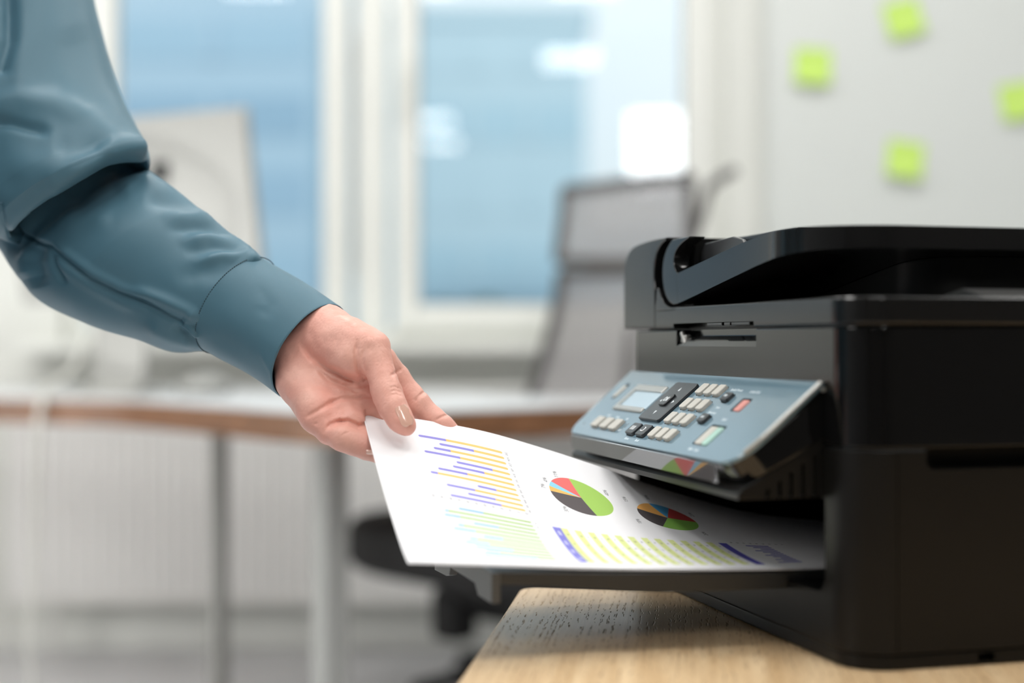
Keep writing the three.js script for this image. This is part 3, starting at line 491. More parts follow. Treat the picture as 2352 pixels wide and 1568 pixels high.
  for (const [s, i] of [[264, 0], [240.4, 1]]) {
    const o = btn('menu_button', s, 72.4, 0.0175, 0.0128, M.buttonDark); const mk = std(lin(0.75, 0.78, 0.8), 0.4);
    if (!i) for (const k of [-1, 0, 1]) obj('mark', box(0.0016, 0.0003, 0.0045, PX(s) + k * 0.0032, 0.0031, PZ(72.4)), mk, o);
    else obj('mark', tube([[PX(s) - 0.003, 0.0031, PZ(74)], [PX(s) + 0.002, 0.0031, PZ(74)], [PX(s) + 0.003, 0.0031, PZ(71)], [PX(s) + 0.001, 0.0031, PZ(70)]], 0.0006, 16, 6), mk, o);
  }
  for (const [s, b] of [[158.5, 25.3], [158.3, 50.3]]) { const o = btn('function_button', s, b, 0.0125, 0.009, M.buttonDark); obj('mark', box(0.005, 0.0003, 0.0022, PX(s), 0.0031, PZ(b)), std(lin(0.5, 0.55, 0.58), 0.4), o); }
  btn('stop_button', 123, 31.8, 0.0105, 0.0125, M.buttonRed, 0.0010, 0.0022, 'red stop button');
  btn('start_button', 127.3, 65.8, 0.0118, 0.0195, M.buttonLight, 0.0010, 0.002, 'light grey start button'); btn('start_button', 115.8, 65.8, 0.0095, 0.0195, M.buttonGreen, 0.0010, 0.002, 'mint green start button');
  btn('power_button', 392.9, 29.6, 0.0075, 0.0165, M.buttonLight, 0.0010, 0.0034);
  // --- support wedge under the panel with vent slots on its near side
  let wedge = prismX([[0.002, 0.1125], [0.002, 0.156], [-0.018, 0.1425], [-0.060, 0.1200], [-0.063, 0.1165], [-0.0625, 0.1125]], 0.0445, 0.414, 0.001);
  const slots = []; for (let k = 0; k < 5; k++) slots.push(rbox(0.008, 0.006 + 0.0055 * (4 - k), 0.0036, 0.0012, 0.0445, 0.1155 + 0.00275 * (4 - k) + 0.001, -0.006 - k * 0.0088));
  obj('panel_support', soft(cut(wedge, ...slots)), M.satin, g);
  // --- output tray reaching out over the table edge
  const ot = obj('output_tray', soft(prismX([[0.2, 0.0405], [-0.05, 0.0412], [-0.10, 0.0425], [-0.19, 0.0515], [-0.2165, 0.0535], [-0.2165, 0.0622], [-0.14, 0.0580], [0, 0.0523], [0.2, 0.0515]], 0.098, 0.30, 0.0012)), M.trayPlastic, g);
  obj('end_flange', prism(poly([[0.0966, 0.0618], [0.0966, 0.0409], [0.1351, 0.0400], [0.1451, 0.0473], [0.2228, 0.0461], [0.2272, 0.0397], [0.2392, 0.0374], [0.2797, 0.0356], [0.2797, 0.0560], [0.15, 0.0622]]), -0.2225, -0.2160, 0.0008), std(lin(0.055, 0.056, 0.055), 0.4), ot);
  // --- feet
  for (const [x, z] of [[0.05, 0.05], [0.28, 0.05], [0.05, 0.31], [0.28, 0.31]]) obj('foot', new THREE.CylinderGeometry(0.012, 0.012, 0.002, 20).translate(x, 0.00105, z), M.satin, g);
}

// ---------------------------------------------------------------- the printed sheets
// a runs from the free (left) edge toward the printer, b from the near long edge to the far one; metres
const SHEET = { len: 0.42, wid: 0.21 };
const YN = curveThrough([[0, 0.0715], [0.07, 0.0664], [0.135, 0.0617], [0.2, 0.0582], [0.27, 0.0556], [0.311, 0.0545], [0.42, 0.0535]]), YF = curveThrough([[0, 0.1632], [0.05, 0.1565], [0.1, 0.1468], [0.15, 0.1325], [0.204, 0.115], [0.26, 0.0955], [0.311, 0.080], [0.36, 0.068], [0.42, 0.060]]);
function sheetRow(a, drop, NB) {
  const yn = YN(a) - drop, yf = YF(a) - drop, p = 1.22 + 0.86 * smooth(a / 0.2), u = [], y = []; let W = 0.19;
  for (let i = 0; i <= 80; i++) { u.push(i / 80); y.push(yn + (yf - yn) * Math.pow(i / 80, p)); }
  let L; for (let k = 0; k < 14; k++) { L = [0]; for (let i = 1; i <= 80; i++) L.push(L[i - 1] + Math.hypot(W / 80, y[i] - y[i - 1])); W *= SHEET.wid / L[80]; }
  const out = []; let k = 1; for (let j = 0; j <= NB; j++) { const b = j / NB * SHEET.wid; while (k < 80 && L[k] < b) k++; const t = clamp((b - L[k - 1]) / (L[k] - L[k - 1]), 0, 1); out.push([0.10 + lerp(u[k - 1], u[k], t) * W, lerp(y[k - 1], y[k], t)]); } return out;
}
const sheetZ = (a) => -0.2785 + a * 0.987;
function sheetGeo(drop, shift, thick, NA = 120, NB = 60, map = true) {
  const rows = []; for (let i = 0; i <= NA; i++) rows.push(sheetRow(i / NA * SHEET.len, drop, NB));
  const pos = (u, v, dy) => { const [s, y] = rows[Math.round(u * NA)][Math.round(v * NB)]; return V(s + shift[0], y + dy, sheetZ(u * SHEET.len) + shift[1]); };
  const uvTop = (u, v) => (map ? [v, 1 - u] : [0.002, 0.002]), blank = () => [0.002, 0.002];
  return merge([gridGeo(NA, NB, (u, v) => pos(u, v, 0), uvTop), gridGeo(NA, NB, (u, v) => pos(u, 1 - v, -thick), blank),
    gridGeo(NA, 1, (u, v) => pos(u, 0, v ? 0 : -thick), blank), gridGeo(NA, 1, (u, v) => pos(u, 1, v ? -thick : 0), blank), gridGeo(1, NB, (u, v) => pos(0, v, u ? 0 : -thick), blank), gridGeo(1, NB, (u, v) => pos(1, v, u ? -thick : 0), blank)]);
}
const sheetTex = canvasTex(1008, 2016, (c, w, h) => {
  const k = 4.8; c.fillStyle = '#efeff2'; c.fillRect(0, 0, w, h); c.textBaseline = 'middle'; c.textAlign = 'center';
  const barV = (b, a0, a1, wd, col, cap) => { c.fillStyle = col; c.beginPath(); const x = b * k, y0 = a0 * k, y1 = a1 * k, r = wd * k / 2; c.moveTo(x - r, cap & 1 ? y0 + r : y0); if (cap & 1) c.arc(x, y0 + r, r, Math.PI, 0); else c.lineTo(x + r, y0); c.lineTo(x + r, cap & 2 ? y1 - r : y1); if (cap & 2) c.arc(x, y1 - r, r, 0, Math.PI); else c.lineTo(x - r, y1); c.closePath(); c.fill(); };
  // top right chart, December to January
  const A = [[41, 64], [57, 86], [51, 65], [42, 71.5], [67, 97], [62.5, 88.5], [49, 73], [41.5, 47.5], [78, 93.5], [51.5, 74.5], [67, 89.5], [51.5, 92.5]], mon = ['DEC', 'NOV', 'OCT', 'SEP', 'AUG', 'JUL', 'JUN', 'MAY', 'APR', 'MAR', 'FEB', 'JAN'];
  A.forEach(([t, s], i) => { const b = 186 - i * 7.2; barV(b, t, s + 1, 3.2, '#8d88d6', 1); barV(b, s, 112, 3.2, '#f6c274', 2); c.fillStyle = '#55565c'; c.font = `${2.6 * k}px sans-serif`; c.fillText(mon[i], b * k, 115.5 * k); });
  c.fillStyle = '#3c3d44'; c.font = `${3.3 * k}px sans-serif`; for (let i = 0; i <= 11; i++) c.fillText(String(100 - i * 10), 101.5 * k, (37 + i * 6.8) * k);
  // top left chart
  const B = [[54, 73.5], [42, 45], [40.5, 52.5], [61.5, 81], [48, 52.5], [43.5, 60], [64.5, 79.5], [52.5, 58.5], [48, 66], [54, 82.5], [60, 70.5], [57, 97.5]];
  B.forEach(([t, s], i) => { const b = 89 - i * 6.2; barV(b, t, s + 1, 2.4, '#5fabe4', 1); barV(b, s, 112, 2.4, '#98bd58', 2); c.fillStyle = '#7a7c80'; c.font = `${2.2 * k}px sans-serif`; c.fillText(mon[i], b * k, 115.5 * k); });
  c.fillStyle = '#7a7c80'; for (let i = 0; i <= 11; i++) c.fillText(String(100 - i * 10), 15 * k, (40 + i * 6.6) * k);
  const pie = (b, a, r, list) => { for (const [f, t, col] of list) { c.fillStyle = col; c.beginPath(); c.moveTo(b * k, a * k); c.arc(b * k, a * k, r * k, f * Math.PI / 180, t * Math.PI / 180); c.closePath(); c.fill(); } };
  pie(148.5, 171, 26.8, [[-7, 168, '#a3cc60'], [168, 270, '#575052'], [270, 286, '#f5b964'], [286, 304, '#8ed0ee'], [304, 353, '#ee6f6c']]);
  pie(141.5, 245, 25.6, [[23, 90, '#c94543'], [90, 210, '#8cc455'], [210, 290, '#4c4648'], [290, 342, '#efb05e'], [342, 383, '#4fa6d8']]);
  c.fillStyle = '#2c2c30'; c.font = `${4.6 * k}px sans-serif`;
  for (const [t, b, a] of [['7%', 153, 139], ['4%', 163.5, 143.5], ['11%', 176, 156], ['48%', 167, 198.5], ['30%', 124, 150], ['15%', 163, 214.5], ['18%', 178, 240], ['18%', 124, 213], ['25%', 160, 273.5], ['24%', 113, 266]]) c.fillText(t, b * k, a * k);
  // table
  c.fillStyle = '#7f7fd2'; c.fillRect(18 * k, 128.5 * k, 71 * k, 7 * k);
  c.fillStyle = '#e6e6f4'; c.font = `bold ${3.2 * k}px sans-serif`; ['2017', '2018', '2019', '2020'].forEach((t, i) => c.fillText(t, (28 + i * 17) * k, 132 * k));
  const R = rng(11); for (let r = 0; r < 24; r++) { const a = 135.5 + r * 5.5; if (r % 2 === 0) { c.fillStyle = '#dbe49a'; c.fillRect(18 * k, a * k, 71 * k, 5.5 * k); } c.fillStyle = '#55565c'; c.font = `${2.6 * k}px sans-serif`; for (let q = 0; q < 4; q++) c.fillText(String(10 + Math.floor(R() * 89)), (28 + q * 17) * k, (a + 2.9) * k); }
  c.fillStyle = '#5a55b8'; c.fillRect(18 * k, 267.5 * k, 71 * k, 7 * k);
  c.fillStyle = '#44454c'; for (let q = 0; q < 9; q++) c.fillText(String(90 - q * 10), 92 * k, (280 + q * 5.6) * k);
  for (let q = 0; q < 12; q++) barV(84 - q * 5.2, 289 + (q * 37 % 11), 309, 2.6, '#5a55b8', 1);
});
sheetTex.wrapS = sheetTex.wrapT = THREE.ClampToEdgeWrapping;
{
  const paperGrain = { bumpMap: grain(60), bumpScale: 0.00002, roughness: 0.75, side: THREE.DoubleSide };
  const s1 = obj('printed_sheet', sheetGeo(0, [0, 0], 0.00025), new THREE.MeshPhysicalMaterial({ map: sheetTex, ...paperGrain })); s1.position.set(...PRN.pos); s1.rotation.y = PRN.turn;
  tag(s1, 'top white sheet with printed bar charts and pie charts, pinched by the hand', 'paper', 'sheets coming out of the printer');
  const s2 = obj('printed_sheet', sheetGeo(0.0009, [-0.0012, -0.0015], 0.00025, 120, 60, false), std(lin(0.88, 0.88, 0.9), 0.75, { side: THREE.DoubleSide })); s2.position.set(...PRN.pos); s2.rotation.y = PRN.turn;
  tag(s2, 'second white sheet just under the printed one, only its edge showing', 'paper', 'sheets coming out of the printer');
}

// ---------------------------------------------------------------- the person
// signed distance helpers
const sub3 = (a, b) => [a[0] - b[0], a[1] - b[1], a[2] - b[2]];
function capsule(a, b, ra, rb) {
  a = a.toArray ? a.toArray() : a; b = b.toArray ? b.toArray() : b; const d = sub3(b, a), L2 = d[0] * d[0] + d[1] * d[1] + d[2] * d[2] + 1e-12;
  return (x, y, z) => { const px = x - a[0], py = y - a[1], pz = z - a[2], t = clamp((px * d[0] + py * d[1] + pz * d[2]) / L2, 0, 1); return Math.hypot(px - d[0] * t, py - d[1] * t, pz - d[2] * t) - lerp(ra, rb, t); };
}
function ellipsoid(c, r, q) {
  c = c.toArray ? c.toArray() : c; const inv = q ? q.clone().invert() : null, v = V(0, 0, 0);
  return (x, y, z) => { v.set(x - c[0], y - c[1], z - c[2]); if (inv) v.applyQuaternion(inv); const k0 = Math.hypot(v.x / r[0], v.y / r[1], v.z / r[2]), k1 = Math.hypot(v.x / r[0] ** 2, v.y / r[1] ** 2, v.z / r[2] ** 2); return k1 < 1e-9 ? -Math.min(...r) : k0 * (k0 - 1) / k1; };
}
const smin = (a, b, k) => { const h = Math.max(k - Math.abs(a - b), 0) / k; return Math.min(a, b) - h * h * k * 0.25; };
const smax = (a, b, k) => -smin(-a, -b, k);
const union = (list, k) => (x, y, z) => { let d = 1e9; for (const f of list) d = smin(d, f(x, y, z), k); return d; };
// surface nets: one vertex per cell that the surface crosses, normals from the field
function surface(f, lo, hi, cell, eps = cell * 0.5) {
  const n = [0, 1, 2].map((k) => Math.ceil((hi[k] - lo[k]) / cell) + 1), [nx, ny, nz] = n, val = new Float32Array(nx * ny * nz), id = (i, j, k) => (k * ny + j) * nx + i;
  for (let k = 0; k < nz; k++) for (let j = 0; j < ny; j++) for (let i = 0; i < nx; i++) {
    const q = id(i, j, k); val[q] = f(lo[0] + i * cell, lo[1] + j * cell, lo[2] + k * cell);
    if (val[q] > cell * 4) { const skip = Math.min(nx - 1 - i, Math.floor(val[q] / cell * 0.7) - 2); for (let s = 1; s <= skip; s++) val[q + s] = val[q]; if (skip > 0) i += skip; }
  }
  const vert = new Int32Array(nx * ny * nz).fill(-1), pos = [], idx = [];
  for (let k = 0; k < nz - 1; k++) for (let j = 0; j < ny - 1; j++) for (let i = 0; i < nx - 1; i++) {
    let m = 0, sx = 0, sy = 0, sz = 0, c = 0; const g = [];
    for (let o = 0; o < 8; o++) { g[o] = val[id(i + (o & 1), j + ((o >> 1) & 1), k + (o >> 2))]; if (g[o] < 0) m++; }
    if (m === 0 || m === 8) continue;
    for (const [a, b] of EDGES) if ((g[a] < 0) !== (g[b] < 0)) { const t = g[a] / (g[a] - g[b]); sx += lerp(a & 1, b & 1, t); sy += lerp((a >> 1) & 1, (b >> 1) & 1, t); sz += lerp(a >> 2, b >> 2, t); c++; }
    vert[id(i, j, k)] = pos.length / 3; pos.push(lo[0] + (i + sx / c) * cell, lo[1] + (j + sy / c) * cell, lo[2] + (k + sz / c) * cell);
  }
  for (let k = 1; k < nz - 1; k++) for (let j = 1; j < ny - 1; j++) for (let i = 1; i < nx - 1; i++) {
    const a = val[id(i, j, k)] < 0;
    const quad = (p, q, r, s, flip) => { const w = [vert[p], vert[q], vert[r], vert[s]]; if (w.some((v) => v < 0)) return; if (!flip) idx.push(w[0], w[2], w[1], w[0], w[3], w[2]); else idx.push(w[0], w[1], w[2], w[0], w[2], w[3]); };
    if (a !== (val[id(i + 1, j, k)] < 0)) quad(id(i, j, k), id(i, j - 1, k), id(i, j - 1, k - 1), id(i, j, k - 1), a);
    if (a !== (val[id(i, j + 1, k)] < 0)) quad(id(i, j, k), id(i, j, k - 1), id(i - 1, j, k - 1), id(i - 1, j, k), a);
    if (a !== (val[id(i, j, k + 1)] < 0)) quad(id(i, j, k), id(i - 1, j, k), id(i - 1, j - 1, k), id(i, j - 1, k), a);
  }
  const nor = []; for (let i = 0; i < pos.length; i += 3) {
    let [x, y, z] = [pos[i], pos[i + 1], pos[i + 2]]; let gx, gy, gz, l;
    for (let it = 0; it < 2; it++) { gx = f(x + eps, y, z) - f(x - eps, y, z); gy = f(x, y + eps, z) - f(x, y - eps, z); gz = f(x, y, z + eps) - f(x, y, z - eps); l = Math.hypot(gx, gy, gz) || 1; if (it === 0) { const d = clamp(f(x, y, z), -cell, cell) * 0.7; x -= gx / l * d; y -= gy / l * d; z -= gz / l * d; } }
    pos[i] = x; pos[i + 1] = y; pos[i + 2] = z; nor.push(gx / l, gy / l, gz / l);
  }
  const out = new THREE.BufferGeometry(); out.setAttribute('position', new THREE.Float32BufferAttribute(pos, 3)); out.setAttribute('normal', new THREE.Float32BufferAttribute(nor, 3)); out.setIndex(idx); return out;
}
const EDGES = [[0, 1], [2, 3], [4, 5], [6, 7], [0, 2], [1, 3], [4, 6], [5, 7], [0, 4], [1, 5], [2, 6], [3, 7]];

// --- left hand, joints placed where they are seen
const hx = (X, Y, Z) => at(600 + X / 3.734, 660 + Y / 3.734, Z);      // measured on an enlargement of the hand
const HAND = (() => {
  const bones = [], skinned = [];
  const J = {
    wrist: at(612, 746, 1.204), heelR: hx(505, 370, 1.186), heelU: hx(335, 800, 1.172), heelM: hx(390, 560, 1.183),
    mIndex: hx(1010, 640, 1.168), mMiddle: hx(860, 850, 1.158), mRing: hx(680, 1010, 1.148), mPinky: hx(490, 1110, 1.137),
  };
  const add = (a, b, ra, rb, k) => bones.push([capsule(a, b, ra, rb), k || 0.012]);
  // palm
  add(J.wrist, J.heelM, 0.022, 0.023, 0.016);
  add(J.heelR, J.mIndex, 0.0155, 0.0125, 0.018); add(J.heelM, J.mMiddle, 0.0185, 0.0125, 0.02); add(J.heelM, J.mRing, 0.018, 0.0122, 0.02); add(J.heelU, J.mPinky, 0.0145, 0.0122, 0.016);
  add(J.heelR, J.heelU, 0.0155, 0.0145, 0.018);
  // ball of the thumb and heel of the hand
  add(hx(530, 400, 1.168), hx(790, 610, 1.142), 0.0190, 0.0175, 0.012);
  add(hx(570, 330, 1.173), hx(860, 480, 1.150), 0.0160, 0.0150, 0.012);
  add(hx(325, 840, 1.160), hx(440, 1010, 1.139), 0.0120, 0.0120, 0.014);
  const palm = (x, y, z) => { let d = 1e9; for (const [f, k] of bones) d = smin(d, f(x, y, z), k); return d; };
  // fingers: chains of joints with radii
  const chain = (pts, k = 0.004) => { const c = []; for (let i = 1; i < pts.length; i++) c.push(capsule(pts[i - 1][0], pts[i][0], pts[i - 1][1], pts[i][1])); return (x, y, z) => { let d = 1e9; for (const f of c) d = smin(d, f(x, y, z), k); return d; }; };
  const thumb = chain([[hx(760, 430, 1.150), 0.0145], [hx(955, 520, 1.140), 0.0132], [hx(990, 640, 1.134), 0.0113], [hx(1042, 790, 1.1275), 0.0104], [hx(1078, 905, 1.1225), 0.0109], [hx(1130, 1030, 1.1165), 0.0104], [hx(1195, 1135, 1.1125), 0.0093], [hx(1252, 1195, 1.111), 0.0068]], 0.006);
  const index = chain([[J.mIndex, 0.0128], [hx(1150, 770, 1.176), 0.0112], [hx(1275, 930, 1.175), 0.0105], [hx(1335, 1000, 1.173), 0.0106], [hx(1490, 1135, 1.170), 0.0092], [hx(1560, 1190, 1.169), 0.0089], [hx(1660, 1270, 1.168), 0.0072]], 0.004);
  const middle = chain([[J.mMiddle, 0.0122], [hx(960, 1010, 1.152), 0.0108], [hx(1040, 1150, 1.153), 0.0102], [hx(1180, 1240, 1.152), 0.0092], [hx(1300, 1290, 1.151), 0.0078]], 0.004);
  const ring = chain([[J.mRing, 0.0120], [hx(770, 1150, 1.137), 0.0104], [hx(850, 1270, 1.135), 0.0098], [hx(950, 1370, 1.134), 0.0092], [hx(1030, 1432, 1.134), 0.0080]], 0.004);
  const pinky = chain([[J.mPinky, 0.0118], [hx(590, 1225, 1.131), 0.0106], [hx(700, 1285, 1.1240), 0.0106], [hx(790, 1320, 1.1245), 0.0102], [hx(870, 1345, 1.1260), 0.0099], [hx(950, 1366, 1.1280), 0.0090]], 0.004);
  // creases of the palm and of the joints: fine grooves along measured lines
  const crease = (pts, Z, depth, w) => ({ p: pts.map(([X, Y]) => hx(X, Y, Z)).map((v) => [v.x, v.y]), depth, w });
  const C = [
    crease([[335, 470], [430, 590], [560, 690], [700, 755], [800, 800], [900, 830]], 1.14, 0.0026, 0.0030),
    crease([[810, 470], [800, 560], [815, 680], [850, 770], [885, 800]], 1.13, 0.0019, 0.0022),
    crease([[370, 1120], [480, 1060], [580, 1000], [680, 955], [800, 945], [930, 930]], 1.14, 0.0015, 0.0020),
    crease([[480, 700], [580, 790], [690, 840], [800, 850], [920, 840]], 1.14, 0.0013, 0.0020),
    crease([[690, 850], [780, 880], [870, 920], [950, 950]], 1.14, 0.0007, 0.0014),
    crease([[520, 1240], [570, 1190], [640, 1165], [720, 1160], [780, 1185], [810, 1205], [900, 1170]], 1.12, 0.0026, 0.0022),
    crease([[1130, 750], [1180, 720], [1220, 695]], 1.16, 0.0010, 0.0014),
    crease([[1420, 885], [1370, 920], [1330, 970]], 1.165, 0.0010, 0.0014),
    crease([[1610, 1085], [1560, 1095], [1505, 1125]], 1.165, 0.0010, 0.0013),
    crease([[1080, 870], [1120, 860], [1165, 880]], 1.115, 0.0005, 0.0009), crease([[1085, 900], [1130, 892], [1180, 915]], 1.115, 0.0006, 0.0009), crease([[1090, 930], [1140, 925], [1185, 945]], 1.115, 0.0005, 0.0009),
    crease([[865, 520], [850, 600], [862, 680], [890, 740]], 1.125, 0.0006, 0.0012),
    crease([[440, 1180], [470, 1170]], 1.13, 0.0005, 0.0009),
    crease([[640, 1290], [690, 1270], [720, 1262]], 1.11, 0.0004, 0.0010),
  ];
  for (const c of C) c.box = [Math.min(...c.p.map((p) => p[0])) - 0.008, Math.max(...c.p.map((p) => p[0])) + 0.008, Math.min(...c.p.map((p) => p[1])) - 0.008, Math.max(...c.p.map((p) => p[1])) + 0.008];
  const segd = (x, y, a, b) => { const dx = b[0] - a[0], dy = b[1] - a[1], t = clamp(((x - a[0]) * dx + (y - a[1]) * dy) / (dx * dx + dy * dy), 0, 1); return [Math.hypot(x - a[0] - dx * t, y - a[1] - dy * t), t]; };
  const groove = (x, y, z) => {
    // sight-line scaling so that the measured line meets the skin wherever the skin is
    const k = 1.14 / -z, X = x * k, Y = EYE + (y - EYE) * k; let g = 0;
    for (const c of C) { if (X < c.box[0] || X > c.box[1] || Y < c.box[2] || Y > c.box[3]) continue; let d = 1e9, along = 0; const kc = 1; for (let i = 1; i < c.p.length; i++) { const [q, t] = segd(X, Y, c.p[i - 1].map((v) => v * kc), c.p[i]); if (q < d) { d = q; along = (i - 1 + t) / (c.p.length - 1); } } g += c.depth * Math.exp(-((d / c.w) ** 2)) * Math.min(1, 6 * Math.min(along, 1 - along) + 0.25); }
    return g;
  };
  C.forEach((c) => { const q = c.p; c.p = q; });
  const nail = { c: hx(1238, 1140, 1.1015) };
  const field = (x, y, z) => {
    let d = palm(x, y, z);
    d = smin(d, index(x, y, z), 0.010); d = smin(d, middle(x, y, z), 0.009); d = smin(d, ring(x, y, z), 0.008); d = smin(d, pinky(x, y, z), 0.008);
    d = smin(d, thumb(x, y, z), 0.0075);
    if (Math.abs(d) < 0.006) { d += groove(x, y, z); d += 0.00012 * noise(x * 900, y * 900, z * 900) + 0.0004 * noise(x * 160, y * 160, z * 160); }
    return d;
  };
  return { field, J, nail, groove, rough: (x, y, z) => Math.min(palm(x, y, z), thumb(x, y, z)) };
})();
const a0 = at(600, 740, 1.2), handLo = [a0.x - 0.004, at(0, 1085, 1.13).y, -1.228], handHi = [at(1085, 0, 1.17).x, at(0, 672, 1.2).y, -1.092];
let handGeo = surface(HAND.field, handLo, handHi, 0.00135, 0.0005);

// --- the rest of the figure stands to the left of the picture
const BODY = { shL: at(-30, -150, 1.375), elL: at(135, 468, 1.315), shR: V(-0.60, 1.25, -1.02), neck: V(-0.64, 1.33, -1.19), chest: V(-0.66, 1.14, -1.19), pelvis: V(-0.74, 0.86, -1.17), elR: V(-0.68, 0.98, -0.93), wrR: V(-0.60, 0.78, -0.89) };
const HEAD = V(-0.575, 1.50, -1.19), headQ = new THREE.Quaternion().setFromEuler(new THREE.Euler(0, 0, -0.45));
const hp = (x, y, z) => V(x, y, z).applyQuaternion(headQ).add(HEAD);           // head frame: x forward, y up, z to her right
const headField = (() => {
  const list = [ellipsoid(hp(-0.012, 0.035, 0), [0.092, 0.095, 0.076], headQ), ellipsoid(hp(0.02, -0.03, 0), [0.068, 0.088, 0.06], headQ), capsule(hp(0.045, -0.085, 0), hp(0.055, -0.09, 0), 0.026, 0.022), capsule(hp(0.082, 0.01, 0), hp(0.103, -0.025, 0), 0.009, 0.013), ellipsoid(hp(0.08, -0.06, 0), [0.014, 0.012, 0.026], headQ)];
  const ears = [capsule(hp(-0.005, 0.01, 0.073), hp(0.0, -0.03, 0.068), 0.012, 0.009), capsule(hp(-0.005, 0.01, -0.073), hp(0.0, -0.03, -0.068), 0.012, 0.009)];
  const u = union(list, 0.022), e1 = ellipsoid(hp(0.088, 0.012, 0.03), [0.016, 0.011, 0.018], headQ), e2 = ellipsoid(hp(0.088, 0.012, -0.03), [0.016, 0.011, 0.018], headQ), lipCut = capsule(hp(0.096, -0.06, 0.016), hp(0.096, -0.06, -0.016), 0.0022, 0.0022);
  return (x, y, z) => { let d = smin(u(x, y, z), Math.min(ears[0](x, y, z), ears[1](x, y, z)), 0.008); d = smax(d, -e1(x, y, z), 0.012); d = smax(d, -e2(x, y, z), 0.012); return smax(d, -lipCut(x, y, z), 0.003); };
})();
const box3 = (pts, pad) => [[0, 1, 2].map((k) => Math.min(...pts.map((p) => p.getComponent(k))) - pad), [0, 1, 2].map((k) => Math.max(...pts.map((p) => p.getComponent(k))) + pad)];
const [hLo, hHi] = box3([HEAD], 0.15);
const headGeo = surface(headField, hLo, hHi, 0.004, 0.002);
const feet = [[V(-0.76, 0.86, -1.26), V(-0.73, 0.47, -1.27), V(-0.78, 0.09, -1.27)], [V(-0.76, 0.86, -1.08), V(-0.73, 0.47, -1.07), V(-0.78, 0.09, -1.07)]];
const bodyField = union([
  capsule(hp(-0.02, -0.05, 0), BODY.neck, 0.047, 0.05), capsule(BODY.neck, BODY.chest, 0.06, 0.10), capsule(BODY.chest, BODY.pelvis, 0.10, 0.11), capsule(BODY.chest.clone().add(V(0.02, 0.03, 0.07)), BODY.chest.clone().add(V(0.02, 0.03, -0.07)), 0.085, 0.085),
  capsule(BODY.neck, BODY.shL, 0.05, 0.05), capsule(BODY.neck, BODY.shR, 0.05, 0.05), capsule(BODY.shL, BODY.elL, 0.045, 0.030), capsule(BODY.elL, HAND.J.wrist, 0.030, 0.022), capsule(BODY.shR, BODY.elR, 0.048, 0.037), capsule(BODY.elR, BODY.wrR, 0.037, 0.025),
  capsule(BODY.pelvis.clone().add(V(0, 0, 0.07)), BODY.pelvis.clone().add(V(0, 0, -0.07)), 0.115, 0.115), ...feet.flatMap(([a, b, c]) => [capsule(a, b, 0.085, 0.055), capsule(b, c, 0.055, 0.034), capsule(c, c.clone().add(V(0.13, -0.055, 0)), 0.036, 0.028)])], 0.05);
const [bLo, bHi] = box3([BODY.shL, BODY.neck, BODY.elR, BODY.wrR, HAND.J.wrist, ...feet.flat(), V(-0.6, 0.02, -1.2)], 0.13);
const bodyGeo = surface(bodyField, bLo, bHi, 0.012, 0.005);
// right hand, relaxed at her side
const rightHand = (() => {
  const w = BODY.wrR, dn = V(0.12, -0.99, 0.05).normalize(), sd = V(0.95, 0.1, 0.1).normalize(), P = (a, b, c = 0) => w.clone().addScaledVector(dn, a).addScaledVector(sd, b).add(V(0, 0, -c)), l = [];
  for (const [o, len] of [[0.028, 0.07], [0.009, 0.078], [-0.01, 0.072], [-0.028, 0.056]]) { l.push(capsule(P(0, o * 0.6), P(0.085, o), 0.015, 0.0115), capsule(P(0.085, o), P(0.085 + len * 0.5, o, 0.008), 0.0098, 0.009), capsule(P(0.085 + len * 0.5, o, 0.008), P(0.085 + len, o * 0.95, 0.028), 0.0088, 0.0068)); }
  l.push(capsule(P(0.02, 0.02), P(0.055, 0.045, 0.01), 0.015, 0.012), capsule(P(0.055, 0.045, 0.01), P(0.1, 0.052, 0.02), 0.0105, 0.0078), capsule(w, P(0.03, 0), 0.025, 0.024));
  const f = union(l, 0.006), [lo, hi] = box3([P(0, 0.06), P(0.18, -0.05, 0.04)], 0.045); return surface(f, lo, hi, 0.0035, 0.0015);
})();

// skin tone: warm, redder on the palm, paler on the ball of the thumb
function skinColours(g) {
  const p = g.attributes.position, c = new Float32Array(p.count * 3);
  for (let i = 0; i < p.count; i++) {
    const x = p.getX(i), y = p.getY(i), z = p.getZ(i), n = 0.5 + 0.5 * noise(x * 55, y * 55, z * 55), m = 0.5 + 0.5 * noise(x * 240, y * 240, z * 240), red = 0.35 + 0.55 * n;
    const t = 0.95 + 0.07 * m; c[i * 3] = lerp(0.77, 0.79, red) * t; c[i * 3 + 1] = lerp(0.465, 0.365, red) * t; c[i * 3 + 2] = lerp(0.38, 0.298, red) * t;
  }
  g.setAttribute('color', new THREE.BufferAttribute(c, 3)); return g;
}
const skinM = new THREE.MeshPhysicalMaterial({ vertexColors: true, roughness: 0.42, specularIntensity: 0.7, sheen: 0.25, sheenColor: lin(1, 0.75, 0.65), sheenRoughness: 0.6 });
const personGeo = (() => {
  const list = [handGeo, headGeo, bodyGeo, rightHand].map((g) => { const o = new THREE.BufferGeometry(); o.setAttribute('position', g.attributes.position); o.setAttribute('normal', g.attributes.normal); o.setIndex(g.index); return o; });
  return skinColours(mergeGeometries(list));
})();
const person = obj('person', personGeo, skinM);
tag(person, 'person in a blue-grey blouse reaching in to take the printed sheet', 'person');

